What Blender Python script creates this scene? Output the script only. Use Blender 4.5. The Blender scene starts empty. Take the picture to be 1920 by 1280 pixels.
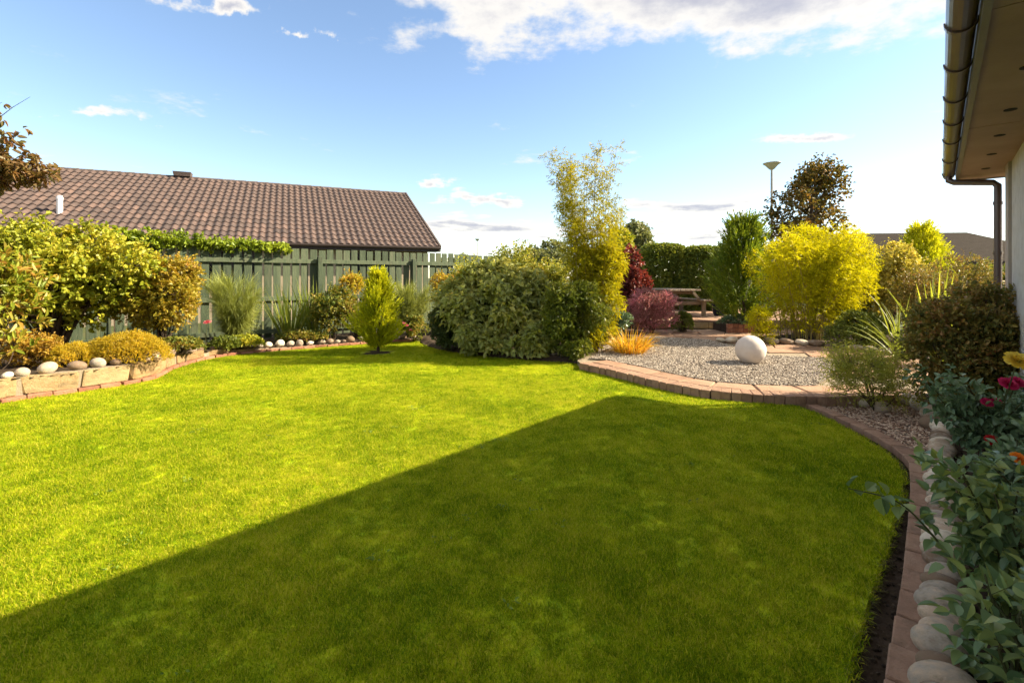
import bpy, bmesh, math, random
import numpy as np
from mathutils import Vector, Matrix
R = math.radians
scene = bpy.context.scene
COL = scene.collection

# ------------------------------------------------------------------ camera
EYE, F, HOR = 1.35, 907.0, 520.0            # eye height, focal length and horizon in photo pixels
cam = bpy.data.cameras.new('camera')
cam.sensor_width = 36.0
cam.lens = F / 1920 * 36.0
cam.shift_y = -(640 - HOR) / 1920
cam.clip_start, cam.clip_end = 0.05, 2000
camo = bpy.data.objects.new('camera', cam)
camo.location = (0, 0, EYE)
camo.rotation_euler = (R(90), 0, 0)
COL.objects.link(camo)
scene.camera = camo

# ------------------------------------------------------------------ sun, sky, exposure
SUN_EL = R(32.4)
SUN_AZ = math.atan2(4.08, 0.33)             # clockwise from +Y
sd = Vector((math.sin(SUN_AZ) * math.cos(SUN_EL), math.cos(SUN_AZ) * math.cos(SUN_EL), math.sin(SUN_EL)))
sun = bpy.data.lights.new('sun', 'SUN')
sun.energy = 4.1
sun.angle = R(0.5)
sun.color = (1.0, 0.85, 0.62)
suno = bpy.data.objects.new('sun', sun)
suno.rotation_euler = sd.to_track_quat('Z', 'Y').to_euler()
suno.location = (20, 0, 15)
COL.objects.link(suno)

world = bpy.data.worlds.new('World')
scene.world = world
world.use_nodes = True
wn, wl_ = world.node_tree.nodes, world.node_tree.links
for n in list(wn): wn.remove(n)
def N(tree, typ, **kw):
    n = tree.nodes.new(typ)
    for k, v in kw.items():
        if k.startswith('i_'):
            key = k[2:]
            key = int(key) if key.isdigit() else key.replace('_', ' ')
            n.inputs[key].default_value = v
        else:
            setattr(n, k, v)
    return n
def mathn(tree, op, a, b=None, clamp=False):
    n = tree.nodes.new('ShaderNodeMath'); n.operation = op; n.use_clamp = clamp
    for i, s in enumerate((a, b)):
        if s is None: continue
        if isinstance(s, (int, float)): n.inputs[i].default_value = s
        else: tree.links.new(s, n.inputs[i])
    return n.outputs[0]
wt = world.node_tree
sky = N(wt, 'ShaderNodeTexSky', sky_type='NISHITA')
sky.sun_disc = False
sky.sun_elevation = SUN_EL
sky.sun_rotation = SUN_AZ
sky.air_density = 1.0; sky.dust_density = 0.25; sky.ozone_density = 1.2
tc = N(wt, 'ShaderNodeTexCoord')
sep = N(wt, 'ShaderNodeSeparateXYZ')
wl_.new(tc.outputs['Generated'], sep.inputs[0])
zz = mathn(wt, 'MAXIMUM', sep.outputs[2], 0.012)
zc = mathn(wt, 'ADD', zz, 0.03)
u = mathn(wt, 'DIVIDE', sep.outputs[0], zc)
v = mathn(wt, 'DIVIDE', sep.outputs[1], zc)
cmb = N(wt, 'ShaderNodeCombineXYZ'); wl_.new(u, cmb.inputs[0]); wl_.new(v, cmb.inputs[1])
def cloud_noise(scale, detail, rough, off):
    mp = N(wt, 'ShaderNodeMapping'); mp.inputs['Location'].default_value = off
    wl_.new(cmb.outputs[0], mp.inputs[0])
    nz = N(wt, 'ShaderNodeTexNoise', i_Scale=scale, i_Detail=detail, i_Roughness=rough)
    wl_.new(mp.outputs[0], nz.inputs['Vector'])
    return nz.outputs[0]
n1 = cloud_noise(1.9, 9.0, 0.60, (3.1, 7.7, 0.0))
n2 = cloud_noise(0.8, 3.0, 0.5, (11.3, 2.2, 4.0))
# one large cumulus bank in this part of the cloud layer, thin scattered cloud all round
wz = N(wt, 'ShaderNodeTexNoise', i_Scale=9.0, i_Detail=6.0, i_Roughness=0.62); wl_.new(tc.outputs['Generated'], wz.inputs['Vector'])
wsep = N(wt, 'ShaderNodeSeparateColor'); wl_.new(wz.outputs['Color'], wsep.inputs[0])
uw = mathn(wt, 'ADD', u, mathn(wt, 'MULTIPLY', mathn(wt, 'MULTIPLY', mathn(wt, 'SUBTRACT', wsep.outputs[0], 0.5), v), 0.42))
vw = mathn(wt, 'ADD', v, mathn(wt, 'MULTIPLY', mathn(wt, 'MULTIPLY', mathn(wt, 'SUBTRACT', wsep.outputs[1], 0.5), v), 0.30))
def ell(cx, cy, rx, ry):
    a = mathn(wt, 'DIVIDE', mathn(wt, 'SUBTRACT', uw, cx), rx)
    b = mathn(wt, 'DIVIDE', mathn(wt, 'SUBTRACT', vw, cy), ry)
    d = mathn(wt, 'SQRT', mathn(wt, 'ADD', mathn(wt, 'MULTIPLY', a, a), mathn(wt, 'MULTIPLY', b, b)))
    return mathn(wt, 'SUBTRACT', 1.0, d, True)
bank = ell(0.65, 1.25, 1.55, 1.05)
for e_, k_ in (((-0.98, 1.66, .26, .09), .7), ((-.80, 1.9, .16, .07), .7), ((-.53, 4.3, .5, .3), .62), ((-.12, 5.1, .8, .5), .75), ((2.1, 5.6, 1.6, .8), .75), ((1.87, 3.15, .6, .22), .6),
               ((-2.4, 2.72, .42, .13), .55), ((-2.15, 2.95, .5, .15), .55), ((-.4, 7.6, 2.2, .9), .7), ((3.2, 8.5, 3.5, 1.2), .7)):
    bank = mathn(wt, 'MAXIMUM', bank, mathn(wt, 'MULTIPLY', ell(*e_), k_ * .72))
over = N(wt, 'ShaderNodeMapRange', interpolation_type='SMOOTHSTEP')        # unseen cloud cover added overhead and behind to brighten the shade
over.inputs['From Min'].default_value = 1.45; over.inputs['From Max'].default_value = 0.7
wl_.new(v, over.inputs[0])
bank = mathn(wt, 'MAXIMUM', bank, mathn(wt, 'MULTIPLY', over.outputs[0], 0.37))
n3 = cloud_noise(0.33, 6.0, 0.6, (5.2, 1.4, 9.0))
low = N(wt, 'ShaderNodeMapRange'); low.inputs['From Min'].default_value = 4.0; low.inputs['From Max'].default_value = 9.0
wl_.new(v, low.inputs[0])
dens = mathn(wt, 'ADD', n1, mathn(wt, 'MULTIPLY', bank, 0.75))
dens = mathn(wt, 'ADD', dens, mathn(wt, 'MULTIPLY', mathn(wt, 'MULTIPLY', mathn(wt, 'SUBTRACT', n3, 0.40), 1.1), low.outputs[0]))
dens = mathn(wt, 'ADD', dens, mathn(wt, 'MULTIPLY', mathn(wt, 'SUBTRACT', n2, 0.5), 0.55))
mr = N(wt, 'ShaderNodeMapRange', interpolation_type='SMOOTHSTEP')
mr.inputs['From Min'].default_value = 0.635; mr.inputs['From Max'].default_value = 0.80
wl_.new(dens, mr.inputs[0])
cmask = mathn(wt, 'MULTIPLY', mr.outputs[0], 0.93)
core = N(wt, 'ShaderNodeMapRange', interpolation_type='SMOOTHSTEP')
core.inputs['From Min'].default_value = 0.77; core.inputs['From Max'].default_value = 1.02
wl_.new(dens, core.inputs[0])
ccol = N(wt, 'ShaderNodeMix', data_type='RGBA')
ccol.inputs[6].default_value = (4.05, 3.88, 3.6, 1)
ccol.inputs[7].default_value = (2.2, 2.2, 2.5, 1)
wl_.new(core.outputs[0], ccol.inputs[0])
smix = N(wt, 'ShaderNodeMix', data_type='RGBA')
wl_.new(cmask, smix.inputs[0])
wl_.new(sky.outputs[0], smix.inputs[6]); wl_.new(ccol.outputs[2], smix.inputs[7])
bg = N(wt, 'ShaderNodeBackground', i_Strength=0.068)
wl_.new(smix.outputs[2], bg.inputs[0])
wo = N(wt, 'ShaderNodeOutputWorld'); wl_.new(bg.outputs[0], wo.inputs[0])

vs = scene.view_settings
vs.view_transform = 'Standard'; vs.look = 'None'; vs.gamma = 1.0; vs.exposure = 1.98
vs.use_curve_mapping = False
scene.cycles.use_denoising = True
scene.cycles.max_bounces = 6
scene.cycles.diffuse_bounces = 3
scene.cycles.glossy_bounces = 2
scene.cycles.transmission_bounces = 3
scene.cycles.use_adaptive_sampling = True
scene.cycles.adaptive_threshold = 0.03
scene.cycles.transparent_max_bounces = 8
scene.cycles.sample_clamp_indirect = 6

# ------------------------------------------------------------------ helpers
def g(px, py, z=0.0):
    """photo pixel of a point on a horizontal surface of height z -> world"""
    Y = (EYE - z) * F / (py - HOR)
    return np.array([(px - 960) / F * Y, Y, z])
def at(px, Y, z=0.0):
    return np.array([(px - 960) / F * Y, Y, z])
def zat(py, Y): return EYE + (HOR - py) / F * Y

def nrm(a): return a / np.maximum(np.linalg.norm(a, axis=-1, keepdims=True), 1e-9)

class MB:
    def __init__(s): s.v, s.f, s.n = [], {}, 0
    def add(s, V, *faces):
        V = np.asarray(V, float).reshape(-1, 3)
        for fa in faces:
            fa = np.asarray(fa, int)
            if fa.size: s.f.setdefault(fa.shape[1], []).append(fa + s.n)
        s.v.append(V); s.n += len(V)
        return s
    def mesh(s, name, off=(0, 0, 0), smooth=False):
        V = np.concatenate(s.v) - np.asarray(off, float)
        me = bpy.data.meshes.new(name)
        me.vertices.add(len(V)); me.vertices.foreach_set('co', V.astype(np.float32).ravel())
        loops, starts, p = [], [], 0
        for k, fl in s.f.items():
            fa = np.concatenate(fl)
            loops.append(fa.ravel()); starts.append(p + np.arange(len(fa)) * k); p += fa.size
        if loops:
            L = np.concatenate(loops); S = np.concatenate(starts)
            me.loops.add(len(L)); me.loops.foreach_set('vertex_index', L.astype(np.int32))
            me.polygons.add(len(S)); me.polygons.foreach_set('loop_start', S.astype(np.int32))
        me.update(calc_edges=True)
        me.validate()
        me.polygons.foreach_set('use_smooth', np.full(len(me.polygons), bool(smooth)))
        if smooth: me.set_sharp_from_angle(angle=R(45))
        return me
    # shapes
    def box(s, lo, hi, M=None):
        lo, hi = np.array(lo, float), np.array(hi, float)
        V = np.array([[x, y, z] for z in (lo[2], hi[2]) for y in (lo[1], hi[1]) for x in (lo[0], hi[0])])
        if M is not None: V = V @ np.array(M)[:3, :3].T + np.array(M)[:3, 3]
        return s.add(V, [[0, 2, 3, 1], [4, 5, 7, 6], [0, 1, 5, 4], [2, 6, 7, 3], [0, 4, 6, 2], [1, 3, 7, 5]])
    def bevelbox(s, lo, hi, b=0.01, M=None, jit=0.0, rng=None):
        lo, hi = np.array(lo, float), np.array(hi, float)
        c, h = (lo + hi) / 2, (hi - lo) / 2
        V = []
        for sx in (-1, 1):
            for sy in (-1, 1):
                for sz in (-1, 1):
                    sg = np.array([sx, sy, sz])
                    for ax in range(3):
                        e = h - b; e[ax] = h[ax]
                        V.append(c + sg * e)
        V = np.array(V)
        if jit: V = V + rng.normal(0, jit, V.shape)
        if M is not None: V = V @ np.array(M)[:3, :3].T + np.array(M)[:3, 3]
        bm = bmesh.new()
        for q in V: bm.verts.new(q)
        r = bmesh.ops.convex_hull(bm, input=bm.verts)
        bm.verts.index_update()
        fs = [[v.index for v in f.verts] for f in bm.faces]
        VV = np.array([v.co[:] for v in bm.verts])
        bm.free()
        for k in set(len(f) for f in fs):
            pass
        base = s.n
        s.v.append(VV); s.n += len(VV)
        for f in fs: s.f.setdefault(len(f), []).append(np.array([f]) + base)
        return s
    def tube(s, P, r, sides=6, cap=True):
        P = np.asarray(P, float); n = len(P)
        r = np.broadcast_to(np.asarray(r, float), (n,))
        T = nrm(np.gradient(P, axis=0))
        ref = np.array([0.13, 0.21, 1.0]) if abs(T[0, 2]) < 0.9 else np.array([1.0, 0.2, 0.1])
        A = nrm(np.cross(T, ref)); B = np.cross(T, A)
        th = np.arange(sides) * 2 * math.pi / sides
        ring = (A[:, None] * np.cos(th)[None, :, None] + B[:, None] * np.sin(th)[None, :, None]) * r[:, None, None] + P[:, None]
        V = ring.reshape(-1, 3)
        i = np.arange(n - 1)[:, None] * sides; j = np.arange(sides)[None]; k = (j + 1) % sides
        q = np.stack([i + j, i + k, i + sides + k, i + sides + j], -1).reshape(-1, 4)
        s.add(V, q)
        if cap:
            b = s.n - len(V)
            s.f.setdefault(sides, []).append(np.array([np.arange(sides)[::-1] + b, np.arange(sides) + b + (n - 1) * sides]))
        return s
    def lathe(s, prof, c=(0, 0, 0), sides=20):
        prof = np.asarray(prof, float); th = np.arange(sides) * 2 * math.pi / sides
        V = np.stack([prof[:, 0:1] * np.cos(th), prof[:, 0:1] * np.sin(th), np.repeat(prof[:, 1:2], sides, 1)], -1) + np.array(c)
        n = len(prof)
        i = np.arange(n - 1)[:, None] * sides; j = np.arange(sides)[None]; k = (j + 1) % sides
        q = np.stack([i + j, i + k, i + sides + k, i + sides + j], -1).reshape(-1, 4)
        return s.add(V.reshape(-1, 3), q)
    def leaves(s, P, A, L, W, rng, shape='oval', fold=0.25, droop=0.12, up=0.8):
        n = len(P); L = np.broadcast_to(L, (n,))[:, None]; W = np.broadcast_to(W, (n,))[:, None]
        ref = np.array([0, 0, 1.0]) * up + rng.normal(0, 0.55, (n, 3))
        S = nrm(np.cross(A, ref)); Nn = np.cross(S, A)
        f = fold * W * Nn
        if shape == 'oval':
            V = np.stack([P, P + .32 * L * A + .46 * W * S + f, P + .72 * L * A + .36 * W * S + f * .7 - droop * .5 * L * Nn,
                          P + L * A - droop * L * Nn, P + .72 * L * A - .36 * W * S + f * .7 - droop * .5 * L * Nn,
                          P + .32 * L * A - .46 * W * S + f], 1).reshape(-1, 3)
            b = (np.arange(n) * 6)[:, None]
            return s.add(V, np.concatenate([b + [0, 1, 2, 3], b + [0, 3, 4, 5]]))
        if shape == 'fine':
            ts = np.array([0, .12, .32, .55, .78, 1.0]); ws = np.array([.03, .33, .5, .46, .27, .01])
            mid = np.stack([P + t * L * A - droop * t * t * L * Nn for t in ts], 1)
            lf = np.stack([mid[:, i] + ws[i] * W * S + f * ws[i] * 2 for i in range(6)], 1); rt = np.stack([mid[:, i] - ws[i] * W * S + f * ws[i] * 2 for i in range(6)], 1)
            V = np.concatenate([lf, mid, rt], 1).reshape(-1, 3); b = (np.arange(n) * 18)[:, None]
            return s.add(V, np.concatenate([b + [i + o, i + 1 + o, i + 7 + o, i + 6 + o] for i in range(5) for o in (0, 6)]))
        V = np.stack([P, P + .42 * L * A + .5 * W * S + f, P + L * A - droop * L * Nn, P + .42 * L * A - .5 * W * S + f], 1).reshape(-1, 3)
        b = (np.arange(n) * 4)[:, None]
        return s.add(V, np.concatenate([b + [0, 1, 2], b + [0, 2, 3]]))
    def ribbons(s, P, A, L, W, rng, bend=0.8, seg=4, curl=0.0, taper=1.0):
        """grass-like blades: base points P, start directions A, drooping under their weight"""
        n = len(P); L = np.broadcast_to(L, (n,)); W = np.broadcast_to(W, (n,)); bend = np.broadcast_to(bend, (n,))
        side = nrm(np.cross(A, np.array([0, 0, 1.0]) + rng.normal(0, .3, (n, 3))))
        pts = [P]; d = A.copy(); p = P.copy()
        cu = rng.normal(0, 1, (n, 3)) * curl
        for i in range(seg):
            p = p + d * (L / seg)[:, None]; pts.append(p)
            d = nrm(d + (bend / seg)[:, None] * np.array([0, 0, -1.0]) * (0.5 + i / seg) + cu / seg)
        V = []
        for i in range(seg + 1):
            t = i / seg
            w = W * (0.55 + 0.9 * t if t < 0.5 else 1.0) * (1 - max(0, t - .45) / .55 * .96 * taper) * .5
            V += [pts[i] - side * w[:, None], pts[i] + side * w[:, None]]
        V = np.stack(V, 1).reshape(-1, 3)
        b = (np.arange(n) * 2 * (seg + 1))[:, None]
        q = np.concatenate([b + [2 * i, 2 * i + 1, 2 * i + 3, 2 * i + 2] for i in range(seg)])
        return s.add(V, q)

def wloc(o):
    v = Vector((0, 0, 0))
    while o is not None: v += o.location; o = o.parent
    return v
def part(name, mb, mat, parent=None, smooth=False):
    """mb holds WORLD coordinates"""
    off = wloc(parent) if parent is not None else (0, 0, 0)
    me = mb.mesh(name, off, smooth) if isinstance(mb, MB) else mb
    o = bpy.data.objects.new(name, me)
    if mat is not None: me.materials.append(mat)
    COL.objects.link(o); o.parent = parent
    return o
def inst(name, me, parent, loc, rot=(0, 0, 0), scale=(1, 1, 1)):
    o = bpy.data.objects.new(name, me)
    COL.objects.link(o); o.parent = parent
    off = wloc(parent) if parent is not None else Vector((0, 0, 0))
    o.location = Vector(loc) - off; o.rotation_euler = rot; o.scale = scale
    return o
def tag(o, label, cat, group=None):
    o['label'] = label; o['category'] = cat
    if group: o['group'] = group
    return o
def thing(name, label, cat, loc, group=None):
    o = bpy.data.objects.new(name, None); o.empty_display_size = 0.1
    o.location = Vector([float(c) for c in loc]); COL.objects.link(o)
    return tag(o, label, cat, group)
def struct(o): o['kind'] = 'structure'; return o
def stuff(o): o['kind'] = 'stuff'; return o

# ------------------------------------------------------------------ materials
def newmat(name):
    m = bpy.data.materials.new(name); m.use_nodes = True
    t = m.node_tree
    return m, t, t.nodes['Principled BSDF'], t.nodes['Material Output']
def ramp(t, cols, pos=None, interp='LINEAR'):
    r = t.nodes.new('ShaderNodeValToRGB'); e = r.color_ramp.elements; r.color_ramp.interpolation = interp
    n = len(cols)
    for i, c in enumerate(cols):
        p = pos[i] if pos else (i / (n - 1) if n > 1 else 0)
        el = e[i] if i < 2 else e.new(p)
        el.position = p; el.color = (*c, 1)
    return r
def leafmat(name, cols, trans=0.4, rough=0.45, tint=(1.25, 1.15, 0.7), patch=1.6, spec=0.35, gain=(1.65, 1.6, 1.4)):
    m, t, b, out = newmat(name); L = t.links
    geo = N(t, 'ShaderNodeNewGeometry')
    tcn = N(t, 'ShaderNodeTexCoord')
    nz = N(t, 'ShaderNodeTexNoise', i_Scale=patch, i_Detail=2.0)
    L.new(tcn.outputs['Object'], nz.inputs['Vector'])
    a = mathn(t, 'MULTIPLY', geo.outputs['Random Per Island'], 0.62)
    bb = mathn(t, 'ADD', a, mathn(t, 'MULTIPLY', mathn(t, 'SUBTRACT', nz.outputs[0], 0.32), 1.05), True)
    r = ramp(t, [tuple(min(.85, c * k) for c, k in zip(col, gain)) for col in cols]); L.new(bb, r.inputs[0])
    L.new(r.outputs[0], b.inputs['Base Color'])
    b.inputs['Roughness'].default_value = rough
    b.inputs['Specular IOR Level'].default_value = spec
    tr = N(t, 'ShaderNodeBsdfTranslucent')
    mx = N(t, 'ShaderNodeMix', data_type='RGBA', blend_type='MULTIPLY'); mx.inputs[0].default_value = 1
    L.new(r.outputs[0], mx.inputs[6]); mx.inputs[7].default_value = (*tint, 1)
    L.new(mx.outputs[2], tr.inputs[0])
    ms = N(t, 'ShaderNodeMixShader', i_0=trans)
    L.new(b.outputs[0], ms.inputs[1]); L.new(tr.outputs[0], ms.inputs[2]); L.new(ms.outputs[0], out.inputs[0])
    return m
def surf(name, cols, scale=6.0, detail=6.0, rough=0.8, bump=0.3, bscale=None, perobj=0.0, stretch=(1, 1, 1), spec=0.3, pos=None, blotch=None):
    """noise coloured surface with fine relief; perobj shifts the tone from piece to piece"""
    m, t, b, out = newmat(name); L = t.links
    tcn = N(t, 'ShaderNodeTexCoord'); mp = N(t, 'ShaderNodeMapping'); mp.inputs['Scale'].default_value = stretch
    oi = N(t, 'ShaderNodeObjectInfo')
    L.new(tcn.outputs['Object'], mp.inputs[0])
    if perobj:
        cm = N(t, 'ShaderNodeCombineXYZ')
        L.new(mathn(t, 'MULTIPLY', oi.outputs['Random'], 37.0), cm.inputs[0]); L.new(mathn(t, 'MULTIPLY', oi.outputs['Random'], 91.0), cm.inputs[1])
        L.new(cm.outputs[0], mp.inputs['Location'])
    nz = N(t, 'ShaderNodeTexNoise', i_Scale=scale, i_Detail=detail, i_Roughness=0.62)
    L.new(mp.outputs[0], nz.inputs['Vector'])
    fac = nz.outputs[0]
    fac = mathn(t, 'ADD', mathn(t, 'MULTIPLY', mathn(t, 'SUBTRACT', fac, 0.5), 1.5), 0.5, True)
    if perobj:
        fac = mathn(t, 'ADD', fac, mathn(t, 'MULTIPLY', mathn(t, 'SUBTRACT', oi.outputs['Random'], 0.5), perobj), True)
    r = ramp(t, cols, pos); L.new(fac, r.inputs[0])
    colout = r.outputs[0]
    if blotch:
        nb = N(t, 'ShaderNodeTexNoise', i_Scale=blotch[1], i_Detail=5.0, i_Roughness=0.7); L.new(mp.outputs[0], nb.inputs['Vector'])
        rb = ramp(t, [(0, 0, 0), (1, 1, 1)], [0.52, 0.68]); L.new(nb.outputs[0], rb.inputs[0])
        mx = N(t, 'ShaderNodeMix', data_type='RGBA'); L.new(mathn(t, 'MULTIPLY', rb.outputs[0], blotch[2]), mx.inputs[0])
        L.new(colout, mx.inputs[6]); mx.inputs[7].default_value = (*blotch[0], 1); colout = mx.outputs[2]
    L.new(colout, b.inputs['Base Color'])
    b.inputs['Roughness'].default_value = rough; b.inputs['Specular IOR Level'].default_value = spec
    if bump:
        n2 = N(t, 'ShaderNodeTexNoise', i_Scale=bscale or scale * 6, i_Detail=6.0, i_Roughness=0.65)
        L.new(mp.outputs[0], n2.inputs['Vector'])
        bp = N(t, 'ShaderNodeBump', i_Strength=bump, i_Distance=0.02); L.new(n2.outputs[0], bp.inputs['Height'])
        L.new(bp.outputs[0], b.inputs['Normal'])
    return m

M_soil = surf('soil', [(0.02, 0.013, 0.008), (0.05, 0.033, 0.02), (0.085, 0.06, 0.04)], 9, 8, 0.95, 1.0, 30)
M_ground = surf('rough_ground', [(0.03, 0.04, 0.012), (0.06, 0.075, 0.02), (0.09, 0.08, 0.035)], 0.6, 8, 0.95, 0.5, 12)
M_sand = surf('sandstone', [(0.24, 0.145, 0.065), (0.37, 0.255, 0.125), (0.46, 0.34, 0.19)], 5, 8, 0.9, 0.9, 28, perobj=0.6, blotch=((0.15, 0.11, 0.065), 2.0, 0.65))
M_mortar = surf('mortar', [(0.20, 0.16, 0.11), (0.34, 0.28, 0.2)], 14, 6, 0.95, 0.6)
M_brick = surf('red_brick', [(0.20, 0.085, 0.05), (0.33, 0.14, 0.085), (0.42, 0.22, 0.14)], 10, 7, 0.9, 0.7, 60, perobj=0.5, blotch=((0.16, 0.12, 0.085), 4.0, 0.45))
M_paver = surf('pink_paver', [(0.21, 0.125, 0.085), (0.31, 0.19, 0.13), (0.39, 0.26, 0.18)], 12, 8, 0.92, 0.6, 90, perobj=0.45, blotch=((0.11, 0.08, 0.055), 5.0, 0.5))
M_flag = surf('sandstone_flag', [(0.22, 0.125, 0.075), (0.33, 0.205, 0.135), (0.42, 0.28, 0.19)], 3.5, 8, 0.9, 0.5, 40, perobj=0.5, blotch=((0.2, 0.13, 0.085), 2.2, 0.5))
M_cobble = surf('cobble', [(0.20, 0.135, 0.09), (0.33, 0.29, 0.24), (0.48, 0.36, 0.26), (0.60, 0.53, 0.43)], 3.0, 8, 0.8, 0.45, 25, perobj=1.5, blotch=((0.15, 0.14, 0.075), 4.0, 0.5))
M_gravel = surf('gravel', [(0.13, 0.105, 0.085), (0.26, 0.22, 0.18), (0.42, 0.37, 0.31)], 30, 4, 0.9, 0.6, 80)
M_pebble = surf('pebble', [(0.15, 0.12, 0.095), (0.32, 0.265, 0.21), (0.52, 0.46, 0.38)], 4, 3, 0.85, 0.2, 30, perobj=1.6)
M_pebble2 = surf('pink_pebble', [(0.17, 0.10, 0.07), (0.36, 0.23, 0.155), (0.55, 0.42, 0.31)], 4, 3, 0.85, 0.2, 30, perobj=1.6)
M_fence = surf('green_fence_paint', [(0.034, 0.050, 0.028), (0.060, 0.084, 0.048), (0.105, 0.128, 0.075)], 5, 7, 0.75, 0.5, 18, perobj=0.55, stretch=(3, 3, 0.5), blotch=((0.12, 0.11, 0.075), 3.0, 0.35))
M_tile = surf('roof_tile', [(0.055, 0.040, 0.036), (0.09, 0.062, 0.053), (0.14, 0.09, 0.073)], 5, 6, 0.7, 0.4, 60, perobj=0.7, spec=0.4)
M_tile2 = surf('roof_tile_far', [(0.055, 0.040, 0.036), (0.09, 0.062, 0.053), (0.14, 0.09, 0.073)], 3.2, 6, 0.7, 0.3, 60, spec=0.4)
M_ridge = surf('ridge_tile', [(0.07, 0.055, 0.05), (0.12, 0.09, 0.08)], 6, 6, 0.75, 0.4, perobj=0.5)
M_brownpaint = surf('dark_brown_trim', [(0.03, 0.022, 0.02), (0.05, 0.036, 0.032)], 3, 4, 0.45, 0.1, 40)
M_wallN = surf('beige_render', [(0.30, 0.24, 0.17), (0.40, 0.33, 0.24)], 5, 6, 0.9, 0.5, 90)
M_glass = surf('dark_glass', [(0.01, 0.012, 0.014), (0.02, 0.022, 0.025)], 1, 2, 0.06, 0, spec=0.6)
M_white = surf('white_plastic', [(0.72, 0.70, 0.70), (0.82, 0.80, 0.80)], 4, 4, 0.4, 0.05, 20)
M_rough = surf('white_roughcast', [(0.50, 0.47, 0.42), (0.66, 0.63, 0.58), (0.76, 0.74, 0.70)], 9, 8, 0.95, 1.0, 130)
M_band = surf('grey_render_band', [(0.30, 0.255, 0.22), (0.40, 0.35, 0.30)], 6, 6, 0.9, 0.4, 90)
M_soffit = surf('soffit_board', [(0.20, 0.13, 0.09), (0.30, 0.20, 0.135), (0.38, 0.265, 0.18)], 2.0, 7, 0.6, 0.12, 60, stretch=(1, 1, 1))
M_gutter = surf('brown_gutter', [(0.06, 0.036, 0.032), (0.095, 0.06, 0.053)], 4, 5, 0.28, 0.05, 40, spec=0.55)
M_fascia = surf('fascia_board', [(0.15, 0.125, 0.105), (0.22, 0.19, 0.16)], 4, 5, 0.4, 0.05, 40)
M_hole = surf('dark_vent', [(0.008, 0.007, 0.006), (0.015, 0.012, 0.01)], 4, 2, 0.8, 0)
M_ball = surf('white_stone_ball', [(0.50, 0.43, 0.39), (0.60, 0.54, 0.50), (0.66, 0.62, 0.58)], 4, 8, 0.85, 0.25, 70, blotch=((0.55, 0.45, 0.38), 3.0, 0.4))
M_wood = surf('weathered_wood', [(0.13, 0.10, 0.075), (0.22, 0.175, 0.13), (0.32, 0.27, 0.21)], 7, 7, 0.85, 0.5, 30, perobj=0.4, stretch=(2, 2, 2))
M_bark = surf('bark', [(0.035, 0.024, 0.016), (0.075, 0.052, 0.035), (0.12, 0.09, 0.06)], 12, 7, 0.95, 0.9, 60)
M_cane = surf('bamboo_cane', [(0.16, 0.13, 0.03), (0.28, 0.23, 0.06), (0.24, 0.13, 0.05)], 6, 4, 0.5, 0.1)
M_stem = surf('green_stem', [(0.035, 0.05, 0.018), (0.075, 0.08, 0.03), (0.08, 0.045, 0.025)], 6, 4, 0.6, 0.2)
M_metal = surf('galvanised_post', [(0.30, 0.30, 0.28), (0.40, 0.40, 0.37)], 3, 4, 0.5, 0.05)
M_lamp = surf('lamp_shade', [(0.46, 0.45, 0.36), (0.55, 0.53, 0.43)], 3, 4, 0.5, 0.05)
M_pot = surf('blue_glazed_pot', [(0.012, 0.016, 0.035), (0.025, 0.03, 0.06)], 5, 4, 0.25, 0.05)
M_roofR = surf('grey_slate_roof', [(0.030, 0.025, 0.021), (0.05, 0.042, 0.036)], 2.5, 6, 0.95, 0.5, 20, stretch=(1, 1, 6), spec=0.05)

L_round = leafmat('leaf_yellow_green', [(0.09, 0.12, 0.012), (0.17, 0.20, 0.018), (0.27, 0.27, 0.03), (0.34, 0.29, 0.04)])
L_loose = leafmat('leaf_loose_green', [(0.08, 0.11, 0.025), (0.15, 0.18, 0.035), (0.23, 0.24, 0.045), (0.30, 0.24, 0.05)], 0.42)
L_bronze = leafmat('leaf_bronze', [(0.10, 0.11, 0.015), (0.19, 0.165, 0.02), (0.26, 0.20, 0.03), (0.26, 0.14, 0.03)])
L_photinia = leafmat('leaf_orange_green', [(0.07, 0.11, 0.015), (0.15, 0.19, 0.02), (0.24, 0.19, 0.03), (0.31, 0.13, 0.045)])
L_heather = leafmat('leaf_golden_heather', [(0.10, 0.09, 0.008), (0.24, 0.19, 0.010), (0.34, 0.25, 0.012), (0.38, 0.23, 0.015)], 0.3)
L_orange = leafmat('leaf_orange', [(0.12, 0.11, 0.02), (0.23, 0.16, 0.025), (0.29, 0.18, 0.03), (0.30, 0.22, 0.03)])
L_broom = leafmat('leaf_broom', [(0.085, 0.11, 0.035), (0.16, 0.19, 0.05), (0.24, 0.26, 0.06)], 0.35)
L_strap = leafmat('leaf_strap', [(0.06, 0.10, 0.02), (0.13, 0.17, 0.03), (0.24, 0.22, 0.04)], 0.4)
L_mixed = leafmat('leaf_small_green', [(0.045, 0.075, 0.015), (0.09, 0.12, 0.025), (0.19, 0.17, 0.03), (0.20, 0.10, 0.04)])
L_yorange = leafmat('leaf_yellow_orange', [(0.11, 0.14, 0.015), (0.22, 0.22, 0.02), (0.32, 0.23, 0.03), (0.34, 0.17, 0.03)])
L_goldcon = leafmat('leaf_golden_conifer', [(0.13, 0.17, 0.010), (0.27, 0.30, 0.012), (0.44, 0.43, 0.014)], 0.42)
L_big = leafmat('leaf_green', [(0.10, 0.135, 0.05), (0.19, 0.225, 0.085), (0.27, 0.29, 0.11), (0.36, 0.33, 0.11)], 0.42)
L_dark = leafmat('leaf_dark_green', [(0.018, 0.032, 0.012), (0.035, 0.055, 0.018), (0.06, 0.08, 0.025)], 0.25)
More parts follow.
